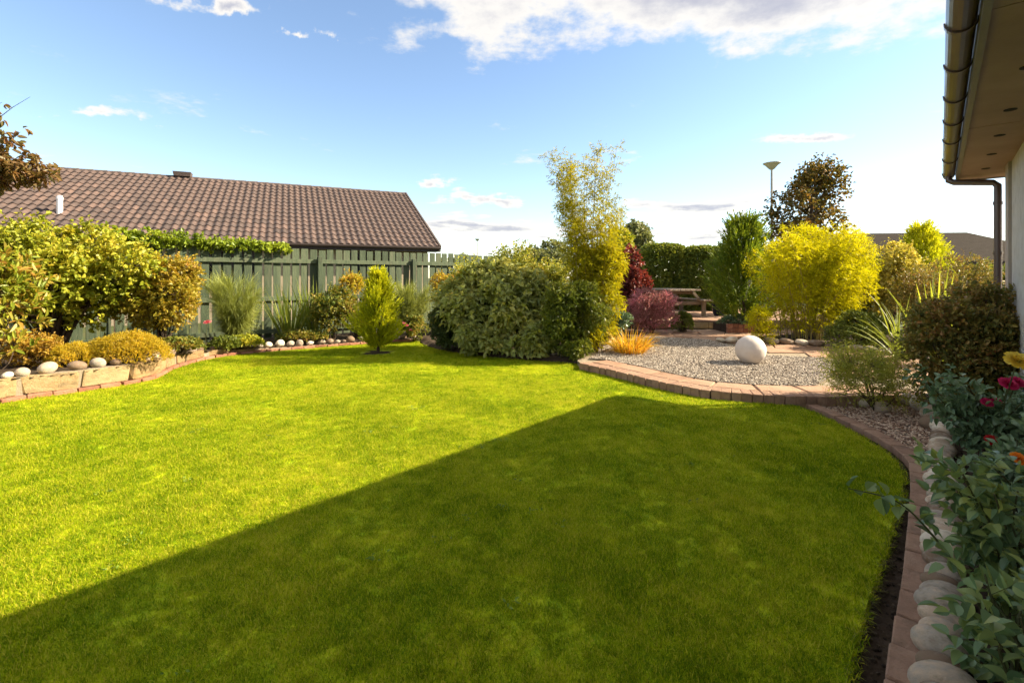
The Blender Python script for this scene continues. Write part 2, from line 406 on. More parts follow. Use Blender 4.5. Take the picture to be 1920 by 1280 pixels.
L_bamb = leafmat('leaf_bamboo', [(0.11, 0.13, 0.008), (0.22, 0.22, 0.009), (0.33, 0.29, 0.012)], 0.45, spec=.12)
L_nand = leafmat('leaf_glossy_green', [(0.035, 0.058, 0.010), (0.075, 0.10, 0.015), (0.14, 0.15, 0.02)], 0.3)
L_ogr = leafmat('leaf_orange_grass', [(0.22, 0.20, 0.02), (0.36, 0.24, 0.025), (0.40, 0.16, 0.02)], 0.4)
L_red = leafmat('leaf_red', [(0.05, 0.014, 0.016), (0.11, 0.028, 0.028), (0.21, 0.075, 0.04)], 0.35, tint=(1.2, 0.7, 0.6))
L_purple = leafmat('leaf_purple', [(0.10, 0.09, 0.05), (0.18, 0.11, 0.085), (0.34, 0.15, 0.17), (0.46, 0.20, 0.24)], 0.4, tint=(1.2, 0.8, 0.8), gain=(1.9, 1.7, 1.8))
L_hedge = leafmat('leaf_hedge', [(0.04, 0.062, 0.012), (0.085, 0.115, 0.02), (0.17, 0.185, 0.025)], 0.35)
L_conif = leafmat('leaf_conifer', [(0.04, 0.07, 0.010), (0.085, 0.13, 0.012), (0.17, 0.20, 0.016)], 0.35)
L_ybam = leafmat('leaf_yellow_bamboo', [(0.19, 0.21, 0.006), (0.32, 0.325, 0.007), (0.43, 0.40, 0.010)], 0.5, patch=1.0, spec=.12)
L_tree = leafmat('leaf_dark_tree', [(0.025, 0.032, 0.012), (0.055, 0.055, 0.018), (0.12, 0.085, 0.02), (0.17, 0.085, 0.025)], 0.35)
L_far = leafmat('leaf_far', [(0.07, 0.09, 0.05), (0.12, 0.14, 0.07), (0.17, 0.18, 0.07)], 0.3, patch=0.4)
L_var = leafmat('leaf_variegated', [(0.14, 0.15, 0.02), (0.28, 0.25, 0.05), (0.42, 0.38, 0.14)], 0.4)
L_brown = leafmat('leaf_olive_brown', [(0.05, 0.065, 0.018), (0.10, 0.105, 0.028), (0.17, 0.13, 0.035), (0.22, 0.10, 0.045)], 0.3, patch=3.0)
L_feather = leafmat('leaf_feathery', [(0.13, 0.17, 0.035), (0.23, 0.26, 0.05), (0.34, 0.30, 0.06)], 0.45)
L_rose = leafmat('leaf_rose', [(0.045, 0.085, 0.05), (0.085, 0.14, 0.085), (0.15, 0.21, 0.13)], 0.25, rough=0.35, spec=0.5)
L_fore = leafmat('leaf_foreground', [(0.042, 0.082, 0.042), (0.075, 0.13, 0.065), (0.14, 0.19, 0.07), (0.23, 0.24, 0.05)], 0.3, rough=0.35, spec=0.5)
L_maple = leafmat('leaf_brown_red', [(0.06, 0.07, 0.02), (0.13, 0.10, 0.03), (0.18, 0.09, 0.04), (0.17, 0.14, 0.03)], 0.4, gain=(1.3, 1.3, 1.3))
def petalmat(name, c1, c2): return leafmat(name, [c1, c2], 0.3, 0.6, (1.1, 1, 1), 9, gain=(1, 1, 1))
P_yellow = petalmat('petal_yellow', (0.75, 0.52, 0.03), (0.85, 0.68, 0.12))
P_crim = petalmat('petal_crimson', (0.45, 0.01, 0.08), (0.60, 0.02, 0.12))
P_red = petalmat('petal_red', (0.32, 0.005, 0.008), (0.45, 0.012, 0.012))
P_orange = petalmat('petal_orange', (0.80, 0.16, 0.01), (0.85, 0.28, 0.02))
P_pink = petalmat('petal_pink', (0.6, 0.10, 0.14), (0.7, 0.2, 0.22))

# ------------------------------------------------------------------ plan curves (from the photograph's ground lines)
def smooth(pts, n=8):
    P = np.asarray(pts, float); out = []
    Q = np.vstack([2 * P[0] - P[1], P, 2 * P[-1] - P[-2]])
    for i in range(len(P) - 1):
        a, b, c, d = Q[i:i + 4]
        for k in range(n):
            t = k / n
            out.append(.5 * ((2 * b) + (-a + c) * t + (2 * a - 5 * b + 4 * c - d) * t * t + (-a + 3 * b - 3 * c + d) * t ** 3))
    out.append(P[-1])
    return np.array(out)
def resample(C, step):
    C = np.asarray(C, float); d = np.r_[0, np.cumsum(np.linalg.norm(np.diff(C, axis=0), axis=1))]
    n = max(2, int(round(d[-1] / step)) + 1); t = np.linspace(0, d[-1], n)
    return np.stack([np.interp(t, d, C[:, k]) for k in range(C.shape[1])], 1)
def offset(C, w):
    T = nrm(np.gradient(C[:, :2], axis=0)); Nn = np.stack([-T[:, 1], T[:, 0]], 1)
    O = C.copy(); O[:, :2] += Nn * w
    return O
G2 = lambda pts, z=0.0: np.array([g(x, y, z)[:2] for x, y in pts])
# left retaining wall foot, running from left foreground to the back of the lawn
wall_foot = np.vstack([[(-5.25, 3.2), (-5.42, 4.3)], G2([(0, 757), (150, 735), (280, 713), (332, 690), (400, 672), (480, 662), (560, 655), (650, 648), (720, 643), (790, 640)])])
bed_front = G2([(790, 640), (806, 650), (850, 660), (920, 669), (1000, 676), (1060, 680), (1090, 684)])
pat_lip = np.vstack([G2([(1085, 680), (1150, 694), (1220, 711), (1300, 727), (1380, 736), (1460, 741), (1540, 743)], 0.1), [(3.9, 5.12), (4.5, 5.25)]])
edge_in = np.vstack([G2([(1475, 753), (1545, 782), (1620, 822), (1672, 858), (1690, 885), (1690, 920), (1672, 985), (1645, 1070), (1615, 1170), (1588, 1280)]), [(0.55, 0.9), (0.1, 0.35), (-0.6, -0.5)]])
pav_in = np.vstack([G2([(1490, 752), (1570, 785), (1645, 822), (1694, 858), (1706, 890), (1704, 960), (1692, 1080), (1675, 1180), (1658, 1280)]), [(0.66, 0.95), (0.12, 0.35), (-0.6, -0.45)]])
pav_s = smooth(pav_in)
wall_s, bedf_s, lip_s, edge_s = smooth(wall_foot), smooth(bed_front), smooth(pat_lip), smooth(edge_in)
lip_lawn = lip_s[:np.argmin(np.linalg.norm(lip_s - edge_s[0], axis=1)) + 1]
lawn_poly = np.vstack([wall_s, bedf_s[1:], lip_lawn[2:], edge_s, [(-3.0, -0.6), (-5.1, 1.5)]])

def inpoly(P, poly):
    x, y = P[:, 0], P[:, 1]; r = np.zeros(len(P), bool)
    a = poly; b = np.roll(poly, -1, 0)
    for (x1, y1), (x2, y2) in zip(a, b):
        c = ((y1 > y) != (y2 > y))
        if y1 != y2: r ^= c & (x < (x2 - x1) * (y - y1) / (y2 - y1) + x1)
    return r
def polydist(P, C):
    """distance of points to a polyline"""
    d = np.full(len(P), 1e9)
    for a, b in zip(C[:-1], C[1:]):
        ab = b - a; t = np.clip(((P - a) @ ab) / max(ab @ ab, 1e-12), 0, 1)
        d = np.minimum(d, np.linalg.norm(P - a - t[:, None] * ab, axis=1))
    return d
def sheet(name, poly, z, mat, skirt=0.0):
    bm = bmesh.new()
    vs_ = [bm.verts.new((p[0], p[1], z)) for p in poly]
    es = [bm.edges.new((vs_[i], vs_[(i + 1) % len(vs_)])) for i in range(len(vs_))]
    bmesh.ops.triangle_fill(bm, use_beauty=True, edges=es, normal=(0, 0, 1))
    if skirt:
        lo = [bm.verts.new((p[0], p[1], z - skirt)) for p in poly]
        for i in range(len(vs_)):
            j = (i + 1) % len(vs_)
            bm.faces.new((vs_[i], vs_[j], lo[j], lo[i]))
    bmesh.ops.recalc_face_normals(bm, faces=bm.faces)
    me = bpy.data.meshes.new(name); bm.to_mesh(me); bm.free()
    if len(me.polygons) and me.polygons[0].normal.z < 0: me.flip_normals()
    return struct(part(name, me, mat))
def vnoise(x, y, s, seed=0):
    """cheap smooth noise"""
    r = np.random.default_rng(seed); o = np.zeros_like(x)
    for k in range(7):
        a, b, c, d = r.normal(0, 1, 4)
        o += np.sin((a * x + b * y) * s * (1 + .35 * k) + c * 6) / (1 + .3 * k)
    return o / 3.2
def bumpy(name, poly, zf, mat, cell=0.06, amp=0.02):
    """uneven soil surface inside a polygon"""
    lo, hi = poly.min(0), poly.max(0)
    nx, ny = int((hi[0] - lo[0]) / cell) + 2, int((hi[1] - lo[1]) / cell) + 2
    X, Y = np.meshgrid(lo[0] + np.arange(nx) * cell, lo[1] + np.arange(ny) * cell, indexing='ij')
    rr = np.random.default_rng(5)
    Z = zf(X, Y) + amp * vnoise(X, Y, 7, 3) + rr.normal(0, amp * .35, X.shape)
    V = np.stack([X, Y, Z], -1).reshape(-1, 3)
    i, j = np.meshgrid(np.arange(nx - 1), np.arange(ny - 1), indexing='ij')
    q = np.stack([i * ny + j, (i + 1) * ny + j, (i + 1) * ny + j + 1, i * ny + j + 1], -1).reshape(-1, 4)
    cen = V[q].mean(1)
    q = q[inpoly(cen[:, :2], poly)]
    return struct(part(name, MB().add(V, q), mat, smooth=True))

# ------------------------------------------------------------------ ground, lawn, beds
gp = MB().add([(-600, -300, -0.09), (600, -300, -0.09), (600, 900, -0.09), (-600, 900, -0.09)], [[0, 1, 2, 3]])
struct(part('ground', gp, M_ground))

# lawn surface: dry and lush patches belong to the turf
def lawnmat(name, blade):
    m, t, b, out = newmat(name); L = t.links
    tcn = N(t, 'ShaderNodeTexCoord'); oi = N(t, 'ShaderNodeObjectInfo')
    src = oi.outputs['Location'] if blade else tcn.outputs['Object']
    na = N(t, 'ShaderNodeTexNoise', i_Scale=1.1, i_Detail=4.0, i_Roughness=0.55); L.new(src, na.inputs['Vector'])
    nb = N(t, 'ShaderNodeTexNoise', i_Scale=7.0, i_Detail=4.0, i_Roughness=0.6); L.new(src, nb.inputs['Vector'])
    f = mathn(t, 'ADD', mathn(t, 'MULTIPLY', na.outputs[0], 0.85), mathn(t, 'MULTIPLY', nb.outputs[0], 1.0))
    f = mathn(t, 'SUBTRACT', f, 0.37)
    if blade:
        geo = N(t, 'ShaderNodeNewGeometry')
        f = mathn(t, 'ADD', f, mathn(t, 'MULTIPLY', mathn(t, 'SUBTRACT', geo.outputs['Random Per Island'], 0.5), 0.95))
        f = mathn(t, 'ADD', f, mathn(t, 'MULTIPLY', mathn(t, 'SUBTRACT', oi.outputs['Random'], 0.5), 0.4))
    f = mathn(t, 'ADD', f, 0.0, True)
    r = ramp(t, [(0.10, 0.19, 0.004), (0.27, 0.37, 0.006), (0.47, 0.51, 0.008), (0.62, 0.55, 0.06)], [0.12, 0.42, 0.72, 1.0]); L.new(f, r.inputs[0])
    L.new(r.outputs[0], b.inputs['Base Color'])
    b.inputs['Roughness'].default_value = 0.6; b.inputs['Specular IOR Level'].default_value = 0.08
    if blade:
        tr = N(t, 'ShaderNodeBsdfTranslucent'); L.new(r.outputs[0], tr.inputs[0])
        ms = N(t, 'ShaderNodeMixShader', i_0=0.5)
        L.new(b.outputs[0], ms.inputs[1]); L.new(tr.outputs[0], ms.inputs[2]); L.new(ms.outputs[0], out.inputs[0])
    return m
M_turf = lawnmat('turf', False); M_blade = lawnmat('grass_blade', True)
sheet('lawn', lawn_poly, 0.0, M_turf, 0.085)

def scatter_gn(obj, source_meshes, smin, smax, rot=True, tilt=0.0, seed=1):
    """instance small meshes on the vertices of obj"""
    ng = bpy.data.node_groups.new(obj.name + '_scatter', 'GeometryNodeTree')
    ng.interface.new_socket('Geometry', in_out='INPUT', socket_type='NodeSocketGeometry')
    ng.interface.new_socket('Geometry', in_out='OUTPUT', socket_type='NodeSocketGeometry')
    gi = ng.nodes.new('NodeGroupInput'); go = ng.nodes.new('NodeGroupOutput')
    geo = ng.nodes.new('GeometryNodeGeometryToInstance')
    for me in source_meshes:
        o = bpy.data.objects.new(me.name, me)
        oi = ng.nodes.new('GeometryNodeObjectInfo'); oi.inputs['Object'].default_value = o; oi.inputs['As Instance'].default_value = False
        ng.links.new(oi.outputs['Geometry'], geo.inputs[0])
    iop = ng.nodes.new('GeometryNodeInstanceOnPoints'); iop.inputs['Pick Instance'].default_value = True
    rv = ng.nodes.new('FunctionNodeRandomValue'); rv.data_type = 'FLOAT_VECTOR'
    rv.inputs[0].default_value = (-tilt, -tilt, 0) ; rv.inputs[1].default_value = (tilt, tilt, 6.283); rv.inputs['Seed'].default_value = seed
    rs = ng.nodes.new('FunctionNodeRandomValue'); rs.data_type = 'FLOAT'
    rs.inputs[2].default_value = smin; rs.inputs[3].default_value = smax; rs.inputs['Seed'].default_value = seed + 7
    at_ = ng.nodes.new('GeometryNodeInputNamedAttribute'); at_.data_type = 'FLOAT'; at_.inputs['Name'].default_value = 'grow'
    mu = ng.nodes.new('ShaderNodeMath'); mu.operation = 'MULTIPLY'
    ng.links.new(rs.outputs[1], mu.inputs[0]); ng.links.new(at_.outputs[0], mu.inputs[1])
    ng.links.new(gi.outputs[0], iop.inputs['Points']); ng.links.new(geo.outputs[0], iop.inputs['Instance'])
    ng.links.new(rv.outputs[0], iop.inputs['Rotation']); ng.links.new(mu.outputs[0], iop.inputs['Scale'])
    ng.links.new(iop.outputs[0], go.inputs[0])
    md = obj.modifiers.new('scatter', 'NODES'); md.node_group = ng
def pointcloud(name, P, grow):
    me = bpy.data.meshes.new(name); me.vertices.add(len(P)); me.vertices.foreach_set('co', P.astype(np.float32).ravel())
    a = me.attributes.new('grow', 'FLOAT', 'POINT'); a.data.foreach_set('value', np.asarray(grow, np.float32))
    me.update()
    o = bpy.data.objects.new(name, me); COL.objects.link(o)
    return o
rng = np.random.default_rng(11)
tufts = []
for k in range(4):
    mb = MB(); n = 26
    a = rng.uniform(0, 6.283, n); r = 0.034 * np.sqrt(rng.uniform(0, 1, n))
    P = np.stack([r * np.cos(a), r * np.sin(a), np.full(n, -0.004)], 1)
    A = nrm(np.stack([rng.normal(0, .8, n), rng.normal(0, .8, n), np.ones(n)], 1))
    mb.ribbons(P, A, rng.uniform(.012, .030, n), rng.uniform(.0016, .0028, n), rng, bend=1.3, seg=2, curl=0.2)
    me = mb.mesh('grass_tuft'); me.materials.append(M_blade); tufts.append(me)
lo, hi = lawn_poly.min(0), lawn_poly.max(0)
cand = rng.uniform(lo, hi, (420000, 2))
dist = np.linalg.norm(cand, axis=1)
keep = rng.uniform(0, 1, len(cand)) < np.clip(1.25 - dist / 7.5, 0.27, 1.0)
vis = (np.abs(cand[:, 0]) < 1.3 * cand[:, 1] + 1.6) & (cand[:, 1] > 0.5)
cand = cand[keep & vis]
cand = cand[inpoly(cand, lawn_poly)]
dist = np.linalg.norm(cand, axis=1)
grow = (0.85 + 0.10 * dist.clip(0, 8) / 1.0 * 0.5) * (1 + .22 * vnoise(cand[:, 0], cand[:, 1], 2.5, 8))
dcon = np.linalg.norm(cand - g(708, 661)[:2], axis=1)
cand, grow = cand[dcon > .32], grow[dcon > .32]
gz = np.column_stack([cand, np.zeros(len(cand))])
gr = pointcloud('grass', gz, grow); stuff(gr)
tag(gr, 'short mown bright green lawn grass', 'grass')
scatter_gn(gr, tufts, 0.75, 1.3, tilt=0.12)

# weeds: clover rosettes in the turf, thicker shag along the cut lawn edge
shag = MB(); C3 = resample(edge_s, 0.006); C3 = C3[(C3[:, 1] > 1.2)]
n = len(C3) * 3
P = np.repeat(C3, 3, 0) + rng.normal(0, .008, (n, 2))
T = nrm(np.gradient(np.repeat(C3, 3, 0), axis=0) + 1e-6); outw = np.stack([-T[:, 1], T[:, 0]], 1)
P3 = np.column_stack([P, rng.uniform(-.05, 0.005, n)])
A = nrm(np.column_stack([outw * rng.uniform(.2, 1.1, n)[:, None] + rng.normal(0, .4, (n, 2)), rng.uniform(-.3, .9, n)]))
shag.ribbons(P3, A, rng.uniform(.02, .055, n), rng.uniform(.0015, .003, n), rng, bend=1.6, seg=3, curl=.3)
sh = part('grass_fringe', shag, leafmat('dry_grass_edge', [(0.06, 0.045, 0.02), (0.10, 0.10, 0.02), (0.12, 0.15, 0.02)], 0.3)); stuff(sh)
tag(sh, 'shaggy grass fringe hanging over the cut lawn edge', 'grass')

# bed soils
Zl = lambda X, Y: np.interp(Y, [3, 6.2, 7.6, 8.6, 10.2], [.24, .24, .17, .09, .05])
left_bed = np.vstack([wall_s + [-0.02, 0.03], [(-1.2, 10.6), (-0.9, 13.6), (-2.6, 13.2), (-9.8, 8.2), (-9.8, 3.0)]])
bumpy('soil_bed_left', left_bed, Zl, M_soil)
mid_bed = np.vstack([offset(bedf_s, -.05), [(1.0, 7.25), (1.25, 7.9), (1.6, 8.6), (2.2, 9.5), (3.4, 10.6), (3.4, 12.0), (3.2, 14.5), (-1.2, 14.5), (-1.6, 10.6)]])
bumpy('soil_bed_middle', mid_bed, lambda X, Y: np.minimum(.07, .005 + .5 * polydist(np.column_stack([X.ravel(), Y.ravel()]), offset(bedf_s, -.05)).reshape(X.shape)), M_soil, .04)

# cobbles: a few river stone meshes shared by all rows
cob = []
for k in range(7):
    bm = bmesh.new(); bmesh.ops.create_icosphere(bm, subdivisions=3, radius=0.5)
    r = np.random.default_rng(40 + k); w = r.normal(0, 1, (5, 4))
    for vtx in bm.verts:
        c = np.array(vtx.co)
        d = 1 + sum(.055 * math.sin(2.6 * (c @ a[:3]) + a[3] * 3) for a in w)
        vtx.co = Vector(c * d)
    me = bpy.data.meshes.new('cobble'); bm.to_mesh(me); bm.free()
    me.polygons.foreach_set('use_smooth', np.ones(len(me.polygons), bool)); me.materials.append(M_cobble); cob.append(me)
def cobble(parent, p, w, h, yaw=None, name='cobblestone', l=None):
    return inst(name, cob[random.randrange(7)], parent, p, (random.uniform(-.2, .2), random.uniform(-.2, .2), random.uniform(0, 6.28) if yaw is None else yaw), (l or w * random.uniform(.8, 1.1), w, h))
random.seed(4)

# ------------------------------------------------------------------ retaining wall, left
rw = thing('retaining_wall', 'low sandstone retaining wall with red brick foot and cobbles on top beside the lawn', 'wall', (wall_s[20][0], wall_s[20][1], 0))
Wc = resample(wall_s[wall_s[:, 1] > 3.4], 0.01)
wlen = np.r_[0, np.cumsum(np.linalg.norm(np.diff(Wc, axis=0), axis=1))]
def along(C, d, s):
    i = np.searchsorted(d, s).clip(1, len(C) - 1)
    T = C[min(i + 6, len(C) - 1)] - C[max(i - 6, 0)]
    return C[i], math.atan2(T[1], T[0])
back = MB()
o1, o2 = offset(Wc[::8], 0.05), offset(Wc[::8], 0.16)
ht = np.interp(Wc[::8, 1], [3, 6.4, 7.6, 8.4, 9.0, 11], [.25, .25, .17, .09, .055, .05])
V = np.concatenate([np.column_stack([o1, np.full(len(o1), -.06)]), np.column_stack([o1, ht]), np.column_stack([o2, ht]), np.column_stack([o2, np.full(len(o1), -.06)])])
n = len(o1); i = np.arange(n - 1)[:, None]
back.add(V, np.concatenate([np.concatenate([i + a * n, i + 1 + a * n, i + 1 + (a + 1) * n, i + (a + 1) * n], 1) for a in range(3)]))
part('mortar_core', back, M_mortar, rw)
s = 0.0; rngw = np.random.default_rng(3)
brickme = [MB().bevelbox((-.1, -.05, -.03), (.1, .05, .03), .006, jit=.0012, rng=rngw).mesh('brick') for _ in range(4)]
for m_ in brickme: m_.materials.append(M_brick)
while s < wlen[-1] - .2:
    p, a = along(Wc, wlen, s + .105)
    inst('brick', random.choice(brickme), rw, (p[0] - math.sin(a) * .03, p[1] + math.cos(a) * .03, 0.018 + random.uniform(-.004, .004)), (0, random.uniform(-.02, .02), a + random.uniform(-.03, .03)))
    s += .212
blockme = []
for k in range(6):
    me = MB().bevelbox((-.5, -.5, -.5), (.5, .5, .5), .08, jit=.03, rng=rngw).mesh('sandstone_block'); me.materials.append(M_sand); blockme.append(me)
s = 0.0
while s < wlen[-1] - .3:
    L_ = random.choice([.26, .34, .42, .5]); p, a = along(Wc, wlen, s + L_ / 2)
    h = float(np.interp(p[1], [3, 6.4, 7.6, 8.4, 9.0, 11], [.22, .22, .15, .075, 0, 0]))
    if h < .05: break
    inst('sandstone_block', random.choice(blockme), rw, (p[0] - math.sin(a) * .085, p[1] + math.cos(a) * .085, .05 + h / 2 - .012), (0, 0, a), (L_ - .022, .11, h - .02))
    s += L_
s = 0.1
while s < wlen[-1] - .05:
    p, a = along(Wc, wlen, s)
    h = float(np.interp(p[1], [3, 6.4, 7.6, 8.4, 9.0, 11], [.25, .25, .17, .09, .06, .055]))
    w = random.uniform(.08, .18); hh = w * random.uniform(.6, .9)
    off = .12 + random.uniform(-.02, .03)
    cobble(rw, (p[0] - math.sin(a) * off, p[1] + math.cos(a) * off, h + hh * .36), w, hh)
    s += w * random.choice([.98, 1.02, 1.1, 1.3, 1.6])

# ------------------------------------------------------------------ edging pavers and cobble row, right
be = thing('brick_edging', 'curved row of flat pink brick pavers along the right edge of the lawn', 'edging', (*pav_s[20], 0))
pc = offset(pav_s, 0.055)
pcr = resample(pc, 0.01); pl = np.r_[0, np.cumsum(np.linalg.norm(np.diff(pcr, axis=0), axis=1))]
pavme = []
for k in range(5):
    me = MB().bevelbox((-.1, -.055, -.03), (.1, .055, .03), .005, jit=.0012, rng=rngw).mesh('brick'); me.materials.append(M_paver); pavme.append(me)
s = 0.0
while s < pl[-1] - .2:
    p, a = along(pcr, pl, s + .105)
    if p[1] > 0.9:
        inst('brick', random.choice(pavme), be, (p[0], p[1], -.012 + random.uniform(-.004, .004)), (random.uniform(-.02, .02), random.uniform(-.02, .02), a + random.uniform(-.02, .02)))
    s += .2065
rc = thing('cobble_border', 'row of rounded river cobbles between brick edging and the rose bed', 'stone edging', (*g(1765, 1000)[:2], 0))
row = smooth(np.vstack([[(0.85, 0.85)], G2([(1768, 1275), (1768, 1180), (1768, 1090), (1764, 1000), (1765, 900), (1766, 830), (1770, 775), (1772, 755)])]))
rr_ = resample(row, 0.01); rl = np.r_[0, np.cumsum(np.linalg.norm(np.diff(rr_, axis=0), axis=1))]
s = 0.05
while s < rl[-1]:
    p, a = along(rr_, rl, s)
    w = random.uniform(.13, .175); hh = w * random.uniform(.58, .75); l = random.uniform(.085, .125)
    cobble(rc, (p[0] + random.uniform(-.012, .012), p[1], .0 + hh * .28), w, hh, yaw=a + random.uniform(-.25, .25), l=l)
    s += l * .92
for (px, py, w) in [(1738, 768, .26), (1748, 782, .20), (1742, 800, .17), (1700, 757, .18), (1655, 770, .15), (1585, 757, .15), (1620, 760, .13)]:
    p = g(px, py); cobble(rc, (p[0], p[1], w * .22), w, w * .75)
# rose bed soil and the trench between turf and pavers
right_bed = np.vstack([offset(row, -.04), [(5.3, 5.4), (9.5, 9.5), (9.5, 4.0), (2.5, -0.8), (0.6, -0.8)]])
bumpy('soil_bed_right', right_bed, lambda X, Y: -0.005 + 0 * X, M_soil, 0.05, .022)
trench = np.vstack([edge_s + [-.03, 0], pav_s[::-1] + [.04, 0]])
bumpy('soil_trench', trench, lambda X, Y: -.055 + 0 * X, M_soil, 0.018, .008)
# small gravel triangle
pav_out = offset(pav_s, 0.115)
tri = np.vstack([pav_out[pav_out[:, 1] > 2.9], offset(row, .03)[(row[:, 1] > 2.9)], [(4.35, 5.15), (3.3, 5.0)]])
ga = pav_out[(pav_out[:, 1] > 2.95)]
gb = offset(row, .05)[row[:, 1] > 2.95]
tri = np.vstack([ga, gb, [(4.4, 5.2), (3.3, 5.08)]])
sheet('gravel_bed', tri, -0.02, M_gravel)
pebs = []
for k in range(4):
    bm = bmesh.new(); bmesh.ops.create_icosphere(bm, subdivisions=1, radius=0.5)
    r = np.random.default_rng(90 + k)
    for vtx in bm.verts: vtx.co = Vector(np.array(vtx.co) * r.uniform(.75, 1.2, 3) * np.array([1, .8, .6]))
    me = bpy.data.meshes.new('pebble'); bm.to_mesh(me); bm.free(); pebs.append(me)
def pebblefield(name, poly, z, n, smin, smax, mat, label, seed):
    r = np.random.default_rng(seed); lo, hi = poly.min(0), poly.max(0)
    P = r.uniform(lo, hi, (n, 2)); P = P[inpoly(P, poly)]
    o = pointcloud(name, np.column_stack([P, np.full(len(P), z) + r.uniform(-.003, .006, len(P))]), np.ones(len(P)))
    ms = []
    for me in pebs:
        c = me.copy(); c.materials.append(mat); ms.append(c)
    scatter_gn(o, ms, smin, smax, tilt=0.5, seed=seed)
    stuff(o); tag(o, label, 'gravel')
pebblefield('gravel', tri, -0.012, 16000, .014, .034, M_pebble2, 'loose pink and buff pebbles by the brick edging', 21)

# ------------------------------------------------------------------ patio with gravel circle
PZ = 0.10
lipc = resample(lip_s, 0.01)
patio_poly = np.vstack([offset(lip_s, .06), [(4.9, 5.35), (6.2, 7.0), (8.8, 9.4), (9.2, 13), (3.3, 13), (3.3, 11.0), (2.1, 9.6), (1.25, 8.2), (1.0, 7.4)]])
pat = sheet('patio', patio_poly, PZ - .022, M_mortar, .18)
ll = np.r_[0, np.cumsum(np.linalg.norm(np.diff(lipc, axis=0), axis=1))]
soldme = []
for k in range(5):
    me = MB().bevelbox((-.05, -.1, -.06), (.05, .1, .06), .006, jit=.0015, rng=rngw).mesh('brick'); me.materials.append(M_paver); soldme.append(me)
s = 0.0
while s < ll[-1] - .1:
    p, a = along(lipc, ll, s + .05)
    inst('brick', random.choice(soldme), pat, (p[0] - math.sin(a) * .10, p[1] + math.cos(a) * .10, PZ - .06 + random.uniform(-.003, .003)), (random.uniform(-.015, .015), 0, a + random.uniform(-.02, .02)))
    s += .106
def flag(parent, quad, z, th=.035, name='flagstone', mat=M_flag):
    q = np.asarray(quad, float); c = q.mean(0)
    qi = c + (q - c) * (1 - .012 / np.linalg.norm(q - c, axis=1, keepdims=True))
    qj = c + (q - c) * (1 - .026 / np.linalg.norm(q - c, axis=1, keepdims=True))
    n = len(q); mb = MB()
    zz_ = z + random.uniform(-.004, .004)
    V = np.vstack([np.column_stack([qi, np.full(n, z - th)]), np.column_stack([qi, np.full(n, zz_ - .008)]), np.column_stack([qj, np.full(n, zz_)])])
    i = np.arange(n); j = (i + 1) % n
    mb.add(V, np.concatenate([np.stack([i, j, j + n, i + n], 1), np.stack([i + n, j + n, j + 2 * n, i + 2 * n], 1)]))
    mb.f.setdefault(n, []).append(np.array([i + 2 * n]) + mb.n - len(V))
    off = np.array([c[0], c[1], z])
    me = mb.mesh(name, off); me.materials.append(mat)
    return inst(name, me, parent, off)
# ring of flagstones behind the brick lip
s = 0.03
while s < ll[-1] - .3:
    L_ = random.uniform(.42, .62); q = []
    for (ds, w) in [(0, .21), (L_ / 2, .21), (L_, .21), (L_, .52), (L_ / 2, .54), (0, .52)]:
        p, a = along(lipc, ll, min(s + ds, ll[-1])); q.append((p[0] - math.sin(a) * w, p[1] + math.cos(a) * w))
    flag(pat, q, PZ); s += L_
grav = G2([(1105, 672), (1135, 655), (1225, 631), (1330, 637), (1385, 652), (1440, 666), (1545, 671), (1600, 680)], PZ)
inner_lip = offset(lip_s, .53); inner_lip = inner_lip[(inner_lip[:, 0] < 3.6)][::-4]
grav = np.vstack([grav, inner_lip])
# irregular paving grid round the gravel
rngp = np.random.default_rng(8)
def grav_in(c): return inpoly(np.array([c]), grav)[0]
gx, gy = np.arange(1.2, 9.4, .58), np.arange(5.6, 12.2, .5)
J = {(i, j): np.array([x + rngp.normal(0, .03) + (.2 if j % 2 else 0), y + rngp.normal(0, .025)]) for i, x in enumerate(gx) for j, y in enumerate(gy)}
for i in range(len(gx) - 1):
    for j in range(len(gy) - 1):
        q = [J[i, j], J[i + 1, j], J[i + 1, j + 1], J[i, j + 1]]; c = np.mean(q, 0)
        if not inpoly(np.array([c]), patio_poly)[0]: continue
        if polydist(np.array([c]), lip_s)[0] < .84: continue
        if grav_in(c) or sum(grav_in(k) for k in q) > 1: continue
        if c[1] > 11.75: continue
        flag(pat, q, PZ - .002)
sheet('gravel_circle', grav, PZ - .004, M_gravel)
pebblefield('gravel', grav, PZ + .002, 60000, .014, .030, M_pebble, 'pale grey gravel around the white stone ball', 22)

# upper terrace with riser
TZ = 0.29
terr_poly = np.array([(3.4, 11.95), (6.6, 11.85), (9.4, 11.9), (9.4, 17), (2.6, 17), (2.6, 12.6)])
ter = sheet('terrace', terr_poly, TZ - .03, M_mortar, .25)
for k in range(12):
    x = 3.45 + k * .46
    me = MB().bevelbox((-.22, -.05, -.07), (.22, .05, .07), .012, jit=.003, rng=rngw).mesh('riser_block'); me.materials.append(M_sand)
    inst('riser_block', me, ter, (x + .22, 11.89, .175))
gx2, gy2 = np.arange(2.9, 9.4, .6), np.arange(11.86, 16.8, .6)
for i, x in enumerate(gx2[:-1]):
    for j, y in enumerate(gy2[:-1]):
        sft = .3 if j % 2 else 0
        q = [(x + sft, y), (x + .6 + sft, y), (x + .6 + sft, y + .6), (x + sft, y + .6)]
        if inpoly(np.array([np.mean(q, 0)]), terr_poly + [0, -.12])[0]: flag(ter, q, TZ)

